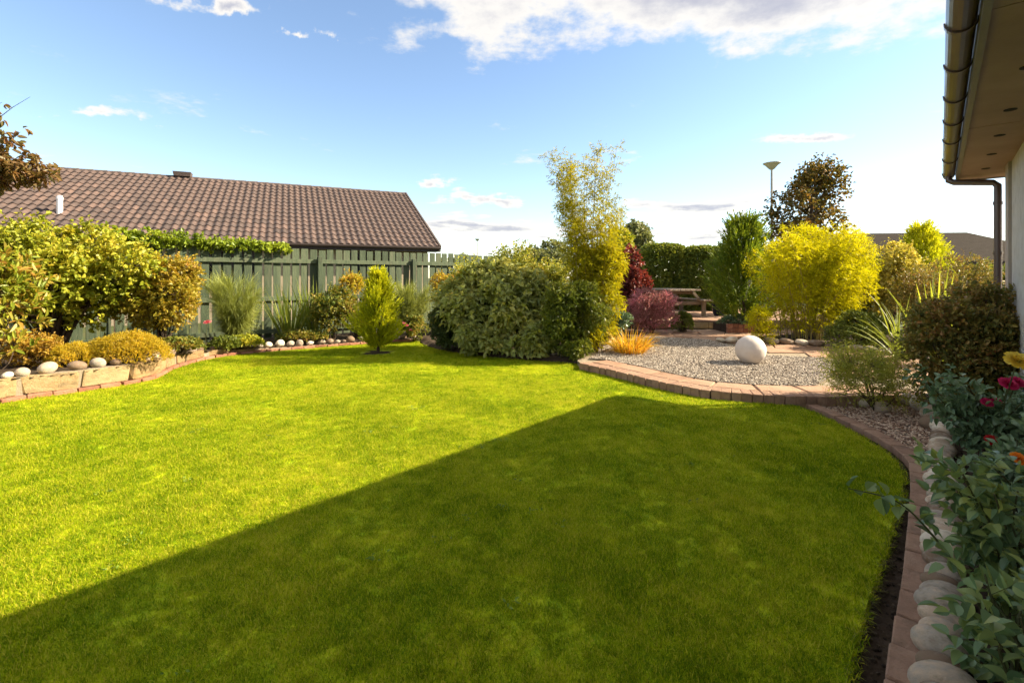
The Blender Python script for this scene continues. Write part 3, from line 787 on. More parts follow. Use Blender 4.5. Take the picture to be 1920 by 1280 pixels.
# cobble row behind the gravel
cr = thing('cobble_border', 'row of pale rounded stones behind the gravel under the yellow bamboo', 'stone edging', (*g(1500, 650, PZ)[:2], PZ))
back_row = smooth(G2([(1348, 641), (1400, 643), (1460, 645), (1520, 648), (1580, 654), (1640, 661), (1700, 668), (1740, 676)], PZ))
br = resample(back_row, .01); bl = np.r_[0, np.cumsum(np.linalg.norm(np.diff(br, axis=0), axis=1))]
s = .05
while s < bl[-1]:
    p, a = along(br, bl, s); w = random.uniform(.15, .27)
    cobble(cr, (p[0], p[1] + .05, PZ + w * .2), w * .7, w * .5, yaw=a, l=w); s += w * 1.0
back_bed = np.vstack([back_row + [0, .1], [(5.6, 6.5), (9.4, 9.0), (9.4, 11.2), (6.9, 11.2), (5.6, 10.2), (4.2, 9.5)]])
bumpy('soil_bed_back', back_bed, lambda X, Y: PZ + .03 + 0 * X, M_soil, .07, .02)

# ------------------------------------------------------------------ stone ball
pb = g(1411, 681.5, PZ); rb = 27 / F * pb[1]
bm = bmesh.new(); bmesh.ops.create_uvsphere(bm, u_segments=48, v_segments=32, radius=rb)
for vtx in bm.verts:
    if vtx.co.z < -rb * .93: vtx.co.z = -rb * .93
    c = vtx.co
    vtx.co = c * (1 + .006 * math.sin(9 * c.x / rb + 2) * math.sin(7 * c.y / rb) + .004 * math.sin(13 * c.z / rb))
me = bpy.data.meshes.new('stone_ball'); bm.to_mesh(me); bm.free()
me.polygons.foreach_set('use_smooth', np.ones(len(me.polygons), bool))
bo = part('stone_ball', me, M_ball); bo.location = (pb[0], pb[1] + .06, PZ + rb * .93 - .004)
tag(bo, 'large white stone ball sitting on the pale gravel', 'garden ornament')

# ------------------------------------------------------------------ our house, right
TH = math.atan((1763 - 960) / F); dA = np.array([math.sin(TH), math.cos(TH)]); dW = np.array([math.cos(TH), -math.sin(TH)])
def Hm(): return Matrix(((dA[0], dW[0], 0, 0), (dA[1], dW[1], 0, 0), (0, 0, 1, 0), (0, 0, 0, 1)))   # local x along the eave, y into the house
HM = np.array(Hm()); AE = 7.84
def hp(a, w, z): return np.array([*(a * dA + w * dW), z])
hs = thing('house', 'white roughcast bungalow with brown soffit and gutter at the right edge', 'house', hp(6, .6, 0))
SZ = 2.50
wallmb = MB().box((-5, .53, -.1), (AE - .34, 8.5, SZ + .02), HM)
part('wall', wallmb, M_rough, hs)
part('corner_band', MB().box((6.86, .505, -.05), (7.16, .56, SZ - .001), HM), M_band, hs)
part('plinth', MB().box((-5, .49, -.1), (AE - .30, .60, .22), HM), M_band, hs)
sof = thing  # (name kept free)
so = part('soffit', MB().box((-5, .165, SZ), (2.92, .56, SZ + .015), HM).box((2.93, .165, SZ), (5.15, .56, SZ + .015), HM).box((5.16, .165, SZ), (AE - .02, .56, SZ + .015), HM)
          .box((AE - .36, .565, SZ), (AE - .02, 8.6, SZ + .015), HM), M_soffit, hs)
for a in (1.6, 2.35, 3.1, 3.85, 4.75, 5.55, 6.35, 7.15):
    part('vent', MB().lathe([(.0, SZ - .004), (.035, SZ - .004), (.035, SZ + .01)], hp(a, .36, 0), 18), M_hole, so)
part('fascia', MB().box((-5, .135, SZ - .015), (AE, .165, SZ + .17), HM).box((AE - .02, .166, SZ - .015), (AE + .005, 8.6, SZ + .17), HM), M_fascia, hs)
# half-round gutter
gmb = MB(); gr_ = .056; gc = (.075, SZ + .075)
th = np.linspace(math.pi, 2 * math.pi, 11)
prof = np.array([[gc[0] + gr_ * math.cos(t), gc[1] + gr_ * math.sin(t)] for t in th]); prof2 = np.array([[gc[0] + (gr_ - .004) * math.cos(t), gc[1] + (gr_ - .004) * math.sin(t)] for t in th[::-1]])
pr = np.vstack([prof, prof2])
def extr(mb, pr, a0, a1, capped=True):
    n = len(pr); V = np.array([hp(a, w, z) for a in (a0, a1) for w, z in pr]); i = np.arange(n); j = (i + 1) % n
    mb.add(V, np.stack([i, j, j + n, i + n], 1))
    if capped:
        h = n // 2
        b = mb.n - 2 * n
        k = np.arange(h - 1)
        for o_ in (0, n): mb.f.setdefault(4, []).append(np.stack([k, k + 1, n - 2 - k, n - 1 - k], 1) + o_ + b)
extr(gmb, pr, -5, AE)
gut = part('gutter', gmb, M_gutter, hs)
bk = np.array([[gc[0] + (gr_ + .008) * math.cos(t), gc[1] + (gr_ + .008) * math.sin(t)] for t in th]); bk2 = np.array([[gc[0] + (gr_ + .001) * math.cos(t), gc[1] + (gr_ + .001) * math.sin(t)] for t in th[::-1]])
for a in (1.1, 1.85, 2.47, 2.58, 3.15, 3.75, 4.4, 5.05, 5.75, 6.7, 7.65):
    b_ = MB(); extr(b_, np.vstack([bk, bk2]), a - .016, a + .016); part('bracket', b_, M_gutter, gut)
endp = MB(); V = np.array([hp(AE + .002, w, z) for w, z in prof]); endp.add(V, np.stack([np.zeros(9, int), np.arange(1, 10), np.arange(2, 11)], 1)); part('stop_end', endp, M_gutter, gut)
dp = MB().tube([hp(7.62, .075, SZ + .03), hp(7.62, .075, SZ - .02), hp(7.60, .12, SZ - .05), hp(7.55, .44, SZ - .10), hp(7.54, .475, SZ - .14), hp(7.54, .475, SZ - .2), hp(7.54, .475, .1)], .034, 14)
dpo = part('downpipe', dp, M_gutter, hs, True)
for z in (.6, 1.6, 2.15): part('clip', MB().tube([hp(7.54, .475, z), hp(7.54, .475, z + .035)], .041, 14), M_gutter, dpo, True)
RZ = SZ + .15; pt = math.tan(R(26)); hw = 4.25
roofm = MB(); w0 = .10
Vr = [hp(-5.3, w0, RZ), hp(AE + .02, w0, RZ), hp(AE + .02, w0 + 2 * hw, RZ), hp(-5.3, w0 + 2 * hw, RZ), hp(-5.3, w0 + hw, RZ + hw * pt), hp(AE + .02 - hw, w0 + hw, RZ + hw * pt)]
roofm.add(Vr, [[0, 1, 5, 4], [2, 3, 4, 5]], [[1, 2, 5], [3, 0, 4]]); roofm.add(np.array(Vr)[:4] - [0, 0, .03], [[3, 2, 1, 0]])
part('roof', roofm, M_ridge, hs)

# ------------------------------------------------------------------ neighbour's house, left
C0 = np.array([-2.70, 18.1]); dN = np.array([.9065, .422]); dN = dN / np.linalg.norm(dN); pN = np.array([-dN[1], dN[0]])
EZ, WN, RISE = 2.47, 5.78, 2.89
SL = math.hypot(WN, RISE); pitch = math.atan2(RISE, WN)
def np_(t, w, z): return np.array([*(C0 - dN * t + pN * w), z])     # t to the left along the eave, w up the roof
nh = thing('neighbour_house', 'bungalow with brown pantile roof behind the green fence', 'house', np_(6, 3, 0))
wm = MB(); Tn = 17.0
def nbox(mb, t0, t1, w0, w1, z0, z1):
    V = [np_(t, w, z) for z in (z0, z1) for w in (w0, w1) for t in (t0, t1)]
    return mb.add(V, [[0, 2, 3, 1], [4, 5, 7, 6], [0, 1, 5, 4], [2, 6, 7, 3], [0, 4, 6, 2], [1, 3, 7, 5]])
nbox(wm, .35, Tn, .45, 2 * WN - .45, -.1, EZ - .05)
gv = [np_(t, w, z) for t in (.35, .55) for w, z in ((.45, EZ - .06), (2 * WN - .45, EZ - .06), (WN, EZ + RISE - .25))]
wm.add(gv, [[0, 1, 2], [3, 5, 4]], [[0, 3, 4, 1], [1, 4, 5, 2], [2, 5, 3, 0]])
part('wall', wm, M_wallN, nh)
ro = MB(); ro.add([np_(0, 0, EZ), np_(Tn, 0, EZ), np_(Tn, WN, EZ + RISE), np_(0, WN, EZ + RISE), np_(0, 2 * WN, EZ), np_(Tn, 2 * WN, EZ)], [[0, 3, 2, 1], [3, 4, 5, 2]])
roofo = part('roof', ro, M_tile2, nh)
part('fascia', nbox(MB(), -.02, Tn, -.01, .03, EZ - .17, EZ - .01), M_brownpaint, nh)
part('soffit', nbox(MB(), 0.02, Tn, .035, .5, EZ - .16, EZ - .13), M_brownpaint, nh)
vb = MB(); 
for t0, t1 in ((-.03, .02),):
    V = [np_(t, w, z) for t in (t0, t1) for w, z in ((0, EZ - .16), (0, EZ + .0), (WN, EZ + RISE), (WN, EZ + RISE - .17))]
    vb.add(V, [[0, 1, 2, 3], [7, 6, 5, 4], [0, 4, 5, 1], [3, 2, 6, 7], [1, 5, 6, 2], [0, 3, 7, 4]])
part('bargeboard', vb, M_brownpaint, nh)
gm = MB().tube([np_(-.02, -.06, EZ - .03), np_(Tn, -.06, EZ - .03)], .055, 8); part('gutter', gm, M_brownpaint, nh)
for (t0, t1) in ((1.35, 3.2), (6.0, 7.6)):
    w_ = part('window', nbox(MB(), t0, t1, .40, .47, 1.0, 2.22), M_brownpaint, nh)
    for k in range(2):
        tm = t0 + .06 + k * (t1 - t0 - .06) / 2
        part('pane', nbox(MB(), tm, tm + (t1 - t0) / 2 - .09, .385, .399, 1.07, 2.16), M_glass, w_)
# pantiles
TW, TG = .225, .405
def tilemesh():
    xs = np.linspace(0, 1, 9); zs = .5 - .5 * np.cos(xs * 2 * math.pi); zs = np.where(xs < .5, zs, zs) * .052
    up = []
    V = np.concatenate([np.column_stack([xs * TW, np.zeros(9), zs + .030]), np.column_stack([xs * TW, np.full(9, TG + .05), zs * .92 + .004]), np.column_stack([xs * TW, np.full(9, .004), zs * .9 + .004])])
    i = np.arange(8)
    return V, np.concatenate([np.stack([i, i + 1, i + 10, i + 9], 1), np.stack([i + 18, i + 19, i + 1, i], 1)])
TV, TF = tilemesh()
tmb = MB().add(TV, TF); tme = tmb.mesh('roof_tile', smooth=False); tme.materials.append(M_tile)
# local frame of the roof plane: x to the right along dN, y up the slope
ux = np.array([*dN, 0]); uy = np.array([*(pN * math.cos(pitch)), math.sin(pitch)]); uz = np.cross(ux, uy)
Mt = Matrix(((ux[0], uy[0], uz[0]), (ux[1], uy[1], uz[1]), (ux[2], uy[2], uz[2]))); et = Mt.to_euler()
spots = []
for rr in range(int(SL / TG) + 1):
    for cc in range(int(Tn / TW)):
        sl = rr * TG - .05
        if sl + TG > SL + .25: continue
        p = np_((cc + 1) * TW, 0, EZ) + uy * sl + uz * .012
        px = 960 + F * p[0] / p[1]; py = HOR - F * (p[2] - EYE) / p[1]
        hidden = px < -25 or (px < 230 and py > 425) or (px < 110 and py < 345) or py > 462
        spots.append((hidden, p[1], tuple(p)))
spots.sort(key=lambda q: (q[0], q[1]))
rest = MB()
for k, (h, _, p) in enumerate(spots):
    if k < 295: inst('roof_tile', tme, roofo, p, et)
    else: rest.add(TV @ np.array(Mt).T + np.array(p), TF)
ro_ = part('far_roof_tiles', rest, M_tile2, roofo); stuff(ro_)
rid = MB().tube(np.array([[0, 0, 0], [.225, 0, 0], [.45, 0, 0]], float), [.118, .112, .104], 10).mesh('ridge_tile'); rid.materials.append(M_ridge)
az = math.atan2(-dN[1], -dN[0])
t = -.05
while t < Tn:
    inst('ridge_tile', rid, roofo, np_(t, WN, EZ + RISE - .03), (0, 0, az)); t += .425
# verge tiles
vg = MB().bevelbox((-.04, 0, -.09), (.05, .43, .075), .02).mesh('verge_tile'); vg.materials.append(M_ridge)
for rr in range(16): inst('verge_tile', vg, roofo, np_(0, 0, EZ) + uy * (rr * TG - .03) + uz * .02, et)
pv = at(343, 21.2, 0)
tv = (343 - 760) ; # ridge vent position: step along the ridge until it projects to the photo's place
for t in np.arange(0, 16, .05):
    p = np_(t, WN, EZ + RISE)
    if 960 + F * p[0] / p[1] <= 343: break
rv_ = MB(); V = [np_(t + a, WN + b, EZ + RISE + c) for c, e in ((.05, 0), (.22, .03)) for b in (-.2 - e, .2 + e) for a in (-.28 - e, .28 + e)]
rv_.add(V, [[0, 2, 3, 1], [4, 5, 7, 6], [0, 1, 5, 4], [2, 6, 7, 3], [0, 4, 6, 2], [1, 3, 7, 5]])
part('ridge_vent', rv_, M_ridge, roofo)
# white flue through the roof
for t in np.arange(4, 16, .03):
    p = np_(t, 1.55, EZ + RISE * 1.55 / WN)
    if 960 + F * p[0] / p[1] <= 113: break
fl = part('flue', MB().tube([p + [0, 0, -.1], [p[0], p[1], zat(374, p[1])]], .075, 16), M_white, nh, True)
part('flue_cap', MB().lathe([(.0, zat(366, p[1])), (.06, zat(367, p[1])), (.085, zat(371, p[1])), (.085, zat(374, p[1])), (.03, zat(374, p[1]))], (p[0], p[1], 0), 16), M_white, fl, True)

# ------------------------------------------------------------------ green fence
fA, fB = np.array([-7.1, 8.64]), np.array([-4.32, 10.8]); dF = (fB - fA) / np.linalg.norm(fB - fA); nF = np.array([dF[1], -dF[0]])   # nF towards us
FM = lambda p, z=0: Matrix(((dF[0], -nF[0], 0, p[0]), (dF[1], -nF[1], 0, p[1]), (0, 0, 1, z), (0, 0, 0, 1)))
LF = np.linalg.norm(fB - fA)
fn = thing('fence', 'tall green painted timber board fence behind the left flower bed', 'fence', (*fB, .05))
boardme = []
rngb = np.random.default_rng(77)
for k in range(6):
    h = 1.90 + rngb.uniform(-.012, .012)
    me = MB().bevelbox((-.073, -.009, 0), (.073, .009, h), .003, jit=.0012, rng=rngb).mesh('fence_board'); me.materials.append(M_fence); boardme.append(me)
ang = math.atan2(dF[1], dF[0])
t = -4.2
while t < LF + 6.2:
    p = fA + dF * t
    inst('fence_board', boardme[random.randrange(6)], fn, (p[0], p[1], .07 + .008 * math.sin(t * 3)), (random.uniform(-.006, .006), random.uniform(-.006, .006), ang + random.uniform(-.02, .02)))
    t += .186 + random.uniform(-.006, .006)
posts = [-4.0, -1.9, .62, LF, LF + 2.28, LF + 4.5, LF + 6.3]
for tpost in posts:
    p = fA + dF * tpost + nF * .095
    part('post', MB().bevelbox((-.05, -.05, -.1), (.05, .05, 1.80), .006, np.array(FM(p))), M_fence, fn)
for a, b in zip(posts[:-1], posts[1:]):
    for z in (1.70, .90, .22):
        p = fA + dF * a + nF * .034
        part('rail', MB().bevelbox((.055, -.022, -.045), (b - a - .055, .022, .045), .004, np.array(FM(p, z))), M_fence, fn)

# ------------------------------------------------------------------ plants: generators
def blobs(rng, base, w, d, z0, z1, n, rf=.42):
    """clump spheres filling an ellipsoid"""
    c = np.array([base[0], base[1], (z0 + z1) / 2]); e = np.array([w / 2, d / 2, (z1 - z0) / 2])
    out = []
    for k in range(n):
        dirn = nrm(rng.normal(0, 1, 3)); rad = rf * rng.uniform(.65, 1.1) * min(e) if n > 1 else min(e)
        p = c + dirn * np.maximum(e - rad * .9, 0) * rng.uniform(.75, 1.05)
        p[2] = max(p[2], z0 + rad * .5)
        out.append((p, rad))
    return out
def crown(rng, bl, n, lo=.55, upb=.25, inner=.15):
    """n sprig positions and directions over clumps"""
    C = np.array([b[0] for b in bl]); Rr = np.array([b[1] for b in bl])
    k = rng.choice(len(bl), n, p=Rr ** 2 / (Rr ** 2).sum())
    d = nrm(rng.normal(0, 1, (n, 3)) + [0, 0, upb])
    rad = np.where(rng.uniform(0, 1, n) < inner, rng.uniform(.2, .8, n), rng.uniform(.72, 1.06, n) + (rng.uniform(0, 1, n) ** 6) * .35)
    P = C[k] + d * (Rr[k] * rad)[:, None]
    return P, d, k
def sprigs(rng, P, D, k, slen, L, W, spread=.8):
    """k leaves round each twig; returns leaf bases, axes, lengths, widths"""
    n = len(P); t = (np.arange(k) + .4) / k
    slen = np.broadcast_to(slen, (n,))
    base = P[:, None] + D[:, None] * (slen[:, None] * t[None])[..., None]
    ra = nrm(np.cross(D[:, None] + 0 * base, rng.normal(0, 1, (n, k, 3))))
    ax = nrm(D[:, None] * (1 - spread * .55) + ra * spread)
    sz = rng.uniform(.7, 1.2, (n, k))
    return base.reshape(-1, 3), ax.reshape(-1, 3), (L * sz).ravel(), (W * sz).ravel()
def branches(mb, rng, base, tips, r0, wig=.08, seg=4, low=.25, sides=5):
    for tp in tips:
        b = base + np.array([rng.normal(0, r0 * 1.2), rng.normal(0, r0 * 1.2), 0])
        t = np.linspace(0, 1, seg + 1)[:, None]
        mid = b + (tp - b) * np.array([.25, .25, .6]) + rng.normal(0, wig, 3)
        P = (1 - t) ** 2 * b + 2 * t * (1 - t) * mid + t * t * tp
        mb.tube(P, np.linspace(r0, r0 * low, seg + 1), sides, cap=True)
SEED = [100]
def shrub(name, label, cat, base, w, d, z0, z1, mat, nsp, k, slen, L, W, nb=14, shape='oval', rf=.45, upb=.25, stem=.012, spread=.8, droop=.12, lean=0.2, stemmat=None, group=None, extra=None, gz=None, inner=.15, fold=.25, twigs=True, shoots=45):
    SEED[0] += 1; rng = np.random.default_rng(SEED[0])
    gz = base[2] if gz is None else gz
    root = thing(name, label, cat, (base[0], base[1], gz), group)
    bl = blobs(rng, base, w, d, z0, z1, nb, rf)
    P, D, kk = crown(rng, bl, nsp, upb=upb, inner=inner)
    ph = rng.uniform(0, 6.283, 3); fq = 6.5 / max(.35, min(w, z1 - z0) ** .7)
    hole = np.sin(P[:, 0] * fq + ph[0] + 1.7 * np.sin(P[:, 2] * fq)) * np.sin(P[:, 1] * fq + ph[1]) * np.sin(P[:, 2] * fq * 1.2 + ph[2])
    keep = (P[:, 2] > gz + .02) & (hole < .28 + rng.uniform(0, .5, len(P))); P, D = P[keep], D[keep]
    D = nrm(D + rng.normal(0, .45, D.shape) + [0, 0, lean])
    mb = MB(); shoot_mb = MB()
    if shoots:
        size = (w + z1 - z0) / 2; i = rng.choice(len(P), shoots, p=(np.clip(P[:, 2] - z0, .02, None) ** 1.3) / (np.clip(P[:, 2] - z0, .02, None) ** 1.3).sum())
        c0 = np.array([base[0], base[1], (z0 + z1) / 2]); dS = nrm(nrm(P[i] - c0) * .8 + rng.normal(0, .3, (shoots, 3)) + [0, 0, .55])
        ln = size * rng.uniform(.07, .20, shoots)
        mb.leaves(*sprigs(rng, P[i], dS, 9, ln, L * .85, W * .85, spread), rng, shape, fold=fold, droop=droop)
        for p_, d_, l_ in zip(P[i], dS, ln): shoot_mb.tube([p_ - d_ * .05, p_ + d_ * l_], [.0035, .0015], 3, cap=False)
    mb.leaves(*sprigs(rng, P, D, k, slen, L, W, spread), rng, shape, fold=fold, droop=droop)
    if extra: extra(mb, rng, bl)
    st = MB(); branches(st, rng, np.array([base[0], base[1], gz - .03]), [b[0] for b in bl], stem)
    if twigs:
        sub = rng.choice(len(P), min(len(P), 160), replace=False)
        C = np.array([b[0] for b in bl])
        for i in sub:
            c = C[np.argmin(np.linalg.norm(C - P[i], axis=1))]
            st.tube([c, (c + P[i]) / 2 + rng.normal(0, .03, 3), P[i] + D[i] * slen], [stem * .3, stem * .22, stem * .12], 3, cap=False)
    if shoots:
        for V_ in shoot_mb.v: pass
        off_ = st.n
        st.v += shoot_mb.v
        for k_, fl_ in shoot_mb.f.items(): st.f.setdefault(k_, []).extend([f_ + off_ for f_ in fl_])
        st.n += shoot_mb.n
    part('stems', st, stemmat or M_bark, root); part('foliage', mb, mat, root)
    return root
def flower(parent, p, r, mat, label=None, axis=(0, -.3, 1), rings=4, stemto=None):
    SEED[0] += 1; rng = np.random.default_rng(SEED[0]); ax = nrm(np.array(axis, float)); a1 = nrm(np.cross(ax, [.3, .9, .1])); a2 = np.cross(ax, a1)
    mb = MB()
    for ring in range(rings):
        n = 5 + ring; tilt = .15 + ring * .38 / max(1, rings - 1) * 2.6
        for k in range(n):
            th = k / n * 6.283 + ring * .7 + rng.uniform(-.15, .15)
            rad = a1 * math.cos(th) + a2 * math.sin(th); tan = np.cross(ax, rad)
            l = r * (.75 + .25 * ring / rings) * rng.uniform(.9, 1.1); w = l * .85
            rows = []
            for t in (0, .35, .7, 1.0):
                ang = tilt * (.35 + .75 * t)
                pos = p + ax * (l * t * math.cos(ang)) + rad * (l * t * math.sin(ang) + r * .06 * ring)
                ww = w * (.25 + .75 * math.sin(min(1, t * 1.05 + .12) * math.pi * .62)) * (1 if t < 1 else .75) * .5
                rows.append([pos - tan * ww + ax * ww * .25, pos + rad * (-ww * .15), pos + tan * ww + ax * ww * .25])
            V = np.array(rows).reshape(-1, 3)
            q = [[3 * i + j, 3 * i + j + 1, 3 * i + j + 4, 3 * i + j + 3] for i in range(3) for j in range(2)]
            mb.add(V, q)
    o = part('flower', mb, mat, parent, True)
    if label: o['label'] = label
    return o

# ------------------------------------------------------------------ plants: left bed
b = at(105, 7.0, .22)
shrub('large_shrub', 'big round-leaved yellow-green shrub overhanging the left bed by the fence', 'shrub', b, 2.75, 1.7, .62, 2.08, L_round, 5200, 5, .12, .064, .056, nb=34, stem=.024, upb=.35, spread=.9, rf=.46, shoots=110)
b = at(305, 7.5, .2)
shrub('bronze_shrub', 'bronze and yellow small-leaved shrub right of the big round-leaved shrub', 'shrub', b, 1.25, 1.0, .55, 1.68, L_bronze, 2000, 5, .10, .05, .042, nb=16, stem=.016, rf=.5)
b = at(-12, 5.75, .24)
shrub('photinia_shrub', 'shrub with long green and orange-red leaves at the left edge', 'shrub', b, 1.0, .9, .35, 1.78, L_photinia, 330, 6, .12, .115, .042, nb=12, stem=.012, lean=.6, spread=.7)
b = at(48, 6.1, .24)
shrub('low_orange_shrub', 'low orange-leaved shrub behind the cobbles at the left edge', 'shrub', b, 1.0, .5, .25, .62, L_orange, 800, 5, .07, .035, .022, nb=14, stem=.006, lean=.5, rf=.6)
def mound(name, label, base, w, d, h, mat, n, L, W, cat='shrub', seed=1, lean=.9):
    rng = np.random.default_rng(seed); root = thing(name, label, cat, base)
    th = rng.uniform(0, 6.283, n); r = np.sqrt(rng.uniform(0, 1, n))
    x, y = r * np.cos(th), r * np.sin(th); e = np.sqrt(np.maximum(0, 1 - r ** 2.4))
    lump = 1 + .16 * vnoise(x * 3 + seed, y * 3, 2.2, seed)
    hz = h * e * lump
    P = np.column_stack([base[0] + x * w / 2 * lump, base[1] + y * d / 2, base[2] + hz * rng.uniform(.72, 1, n)])
    D = nrm(np.column_stack([x * .9, y * .9, np.full(n, lean)]) + rng.normal(0, .28, (n, 3)))
    mb = MB(); B, A, LL, WW = sprigs(rng, P, D, 6, .055, L, W, .75); mb.leaves(B, A, LL, WW, rng, 'd', droop=.05)
    part('foliage', mb, mat, root)
    st = MB()
    for i in rng.choice(n, 70, replace=False): st.tube([base + rng.normal(0, .05, 3) * [1, 1, 0] - [0, 0, .03], (base + P[i]) / 2 + rng.normal(0, .02, 3), P[i]], [.006, .004, .002], 4)
    part('stems', st, M_bark, root)
    return root
mound('golden_heather', 'golden heather mound spilling over the sandstone wall', g(238, 678, .24), 1.05, .60, .34, L_heather, 6500, .022, .007, seed=3)
mound('golden_heather', 'small yellow-green heather left of the golden heather mound', g(140, 684, .24), .55, .5, .24, L_heather, 2400, .022, .007, seed=5)

def wispy(name, label, base, w, z1, mat, n, seed, cat='shrub', fall=1.5):
    rng = np.random.default_rng(seed); root = thing(name, label, cat, base); H = z1 - base[2]
    nst = 48; tips = []
    st = MB(); P = []; D = []
    for k in range(nst):
        a = rng.uniform(0, 6.283); rr = math.sqrt(rng.uniform(0, 1)) * w * .42
        tp = base + np.array([rr * math.cos(a), rr * math.sin(a) * .8, H * rng.uniform(.4, .82)])
        tt = np.linspace(0, 1, 6)[:, None]; b0 = base + np.array([rng.normal(0, .05), rng.normal(0, .05), -.03])
        path = b0 + (tp - b0) * np.column_stack([tt[:, 0] ** 1.6, tt[:, 0] ** 1.6, tt[:, 0]]); st.tube(path, np.linspace(.009, .003, 6), 5); tips.append(tp)
        m = n // nst; s_ = rng.uniform(.25, 1, m)
        pp = np.stack([np.interp(s_, np.linspace(0, 1, 6), path[:, c]) for c in range(3)], 1)
        P.append(pp); o = pp - base; o[:, 2] = 0
        D.append(nrm(nrm(o + 1e-4) * rng.uniform(.2, .9, m)[:, None] + rng.normal(0, .35, (m, 3)) + [0, 0, 1.0]))
    P, D = np.vstack(P), np.vstack(D)
    mb = MB().ribbons(P, D, rng.uniform(.14, .38, len(P)) * H / 1.3, rng.uniform(.005, .008, len(P)), rng, bend=np.where(P[:, 2] > base[2] + H * .55, .5, fall * 1.5) * rng.uniform(.5, 1.4, len(P)), seg=4, curl=.25)
    part('stems', st, M_stem, root); part('foliage', mb, mat, root); return root
wispy('broom_shrub', 'feathery pale green broom-like shrub in front of the fence', at(440, 8.95, .08), 1.15, 1.52, L_broom, 9000, 31)
wispy('broom_shrub', 'feathery grey-green shrub right of the golden conifer by the fence', at(770, 10.5, .06), 1.0, 1.42, L_broom, 8000, 32)

def strap(name, label, base, n, H, W, spread, mat, seed, bend=.9, cat='plant', flowers=None):
    rng = np.random.default_rng(seed); root = thing(name, label, cat, base)
    a = rng.uniform(0, 6.283, n); r = np.sqrt(rng.uniform(0, 1, n)) * spread * .2
    P = base + np.column_stack([r * np.cos(a), r * np.sin(a), np.full(n, -.02)])
    D = nrm(np.column_stack([np.cos(a) * rng.uniform(.1, .75, n) * spread, np.sin(a) * rng.uniform(.1, .75, n) * spread, np.ones(n)]))
    mb = MB().ribbons(P, D, H * rng.uniform(.6, 1.1, n), W * rng.uniform(.7, 1.2, n), rng, bend=bend * rng.uniform(.4, 1.5, n), seg=7, curl=.06)
    part('foliage', mb, mat, root)
    return root
ci = strap('crocosmia', 'tall strap-leaved plant against the fence left of the pink-tinged shrub', at(545, 9.75, .07), 90, 1.15, .03, .75, L_strap, 41, .55)
strap('crocosmia', 'upright strap-leaved clump with russet seed heads near the fence post', at(588, 10.0, .07), 60, 1.3, .028, .6, L_strap, 42, .5)
b = at(625, 9.75, .06)
shrub('mixed_shrub', 'small-leaved green and russet shrub below the fence post', 'shrub', b, .95, .7, .15, 1.22, L_mixed, 1300, 5, .08, .05, .032, nb=14, stem=.009)
b = at(668, 10.15, .06)
shrub('spiraea_shrub', 'yellow and orange leaved shrub behind the golden conifer', 'shrub', b, 1.0, .7, .2, 1.38, L_yorange, 1400, 5, .09, .05, .03, nb=13, stem=.009, lean=.5)
b = at(775, 10.0, .06)
sx = shrub('low_shrub', 'low leafy bush with pink flowers right of the golden conifer', 'shrub', b, .65, .5, .08, .52, L_mixed, 600, 5, .06, .045, .028, nb=9, stem=.006)
for px, py in ((763, 611), (770, 619), (757, 607)): flower(sx, at(px, 9.72, zat(py, 9.72)), .04, P_pink, rings=3)
b = at(838, 11.2, .06)
shrub('orange_shrub', 'orange and yellow leaved shrub beside the end of the fence', 'shrub', b, .95, .8, .1, 1.62, L_yorange, 1700, 5, .09, .05, .032, nb=15, stem=.012, lean=.5)
# climber over the fence top
SEED[0] += 1; rng = np.random.default_rng(7)
cl = thing('climbing_vine', 'bright green climber trailing along the top of the fence', 'climber', (*(fA + nF * .06), .1))
t = np.linspace(-.1, LF * .83, 60); P = np.column_stack([fA + dF * t[:, None], np.interp(t, [0, .6, 2, 3], [2.03, 2.03, 2.0, 1.97]) + .02 * np.sin(t * 5)])
st = MB().tube(np.vstack([[*(fA + nF * .07), .05], [*(fA + nF * .07), 1.2], P]), .008, 5); part('stems', st, M_bark, cl)
n = 700; tt = rng.uniform(0, 1, n) ** 1.25 * (t[-1] + .1) - .1
thk = np.interp(tt, [-.1, .5, 1.2, 2.2, 3.0], [.14, .13, .10, .075, .05])
P = np.column_stack([fA + dF * tt[:, None] + nF * rng.normal(.03, .08, n)[:, None], np.interp(tt, [0, .6, 2, 3], [2.04, 2.04, 2.0, 1.98]) + rng.normal(.02, 1, n) * thk * .55])
mb = MB().leaves(*sprigs(rng, P, nrm(rng.normal(0, 1, (n, 3)) + [0, -.3, .3]), 4, .07, .075, .06, .9), rng); part('foliage', mb, leafmat('leaf_climber', [(0.07, 0.11, 0.012), (0.14, 0.19, 0.018), (0.22, 0.26, 0.02)]), cl)

# ground-hugging greenery along the left bed
for px, py, w, m_, lab, sd_ in ((320, 660, .7, L_mixed, 'low green herbs behind the cobbles under the bronze shrub', 1), (415, 655, .5, L_nand, 'fresh green leafy clump on the wall corner below the broom', 2), (450, 652, .55, L_round, 'yellow-green creeping plant spilling over the cobbles near the broom', 3), (560, 640, .9, L_mixed, 'low green ground cover under the strap-leaved plants', 4), (250, 668, .5, L_mixed, 'small green clump behind the golden heather mound', 5)):
    p = g(px, py, .12 if px > 380 else .22); p[1] += .15
    mound('ground_cover', lab, p, w, .4, .16, m_, 420, .05, .032, 'plant', 60 + sd_, .6)
fl1 = thing('red_flower', 'single red flower on a thin stem below the broom shrub', 'flower', at(385, 8.0, .13))
p = at(389, 8.0, zat(606, 8.0)); part('stem', MB().tube([at(385, 8.0, .1), at(386, 8.0, .4), p], .004, 5), M_stem, fl1); flower(fl1, p, .06, P_pink, rings=3)

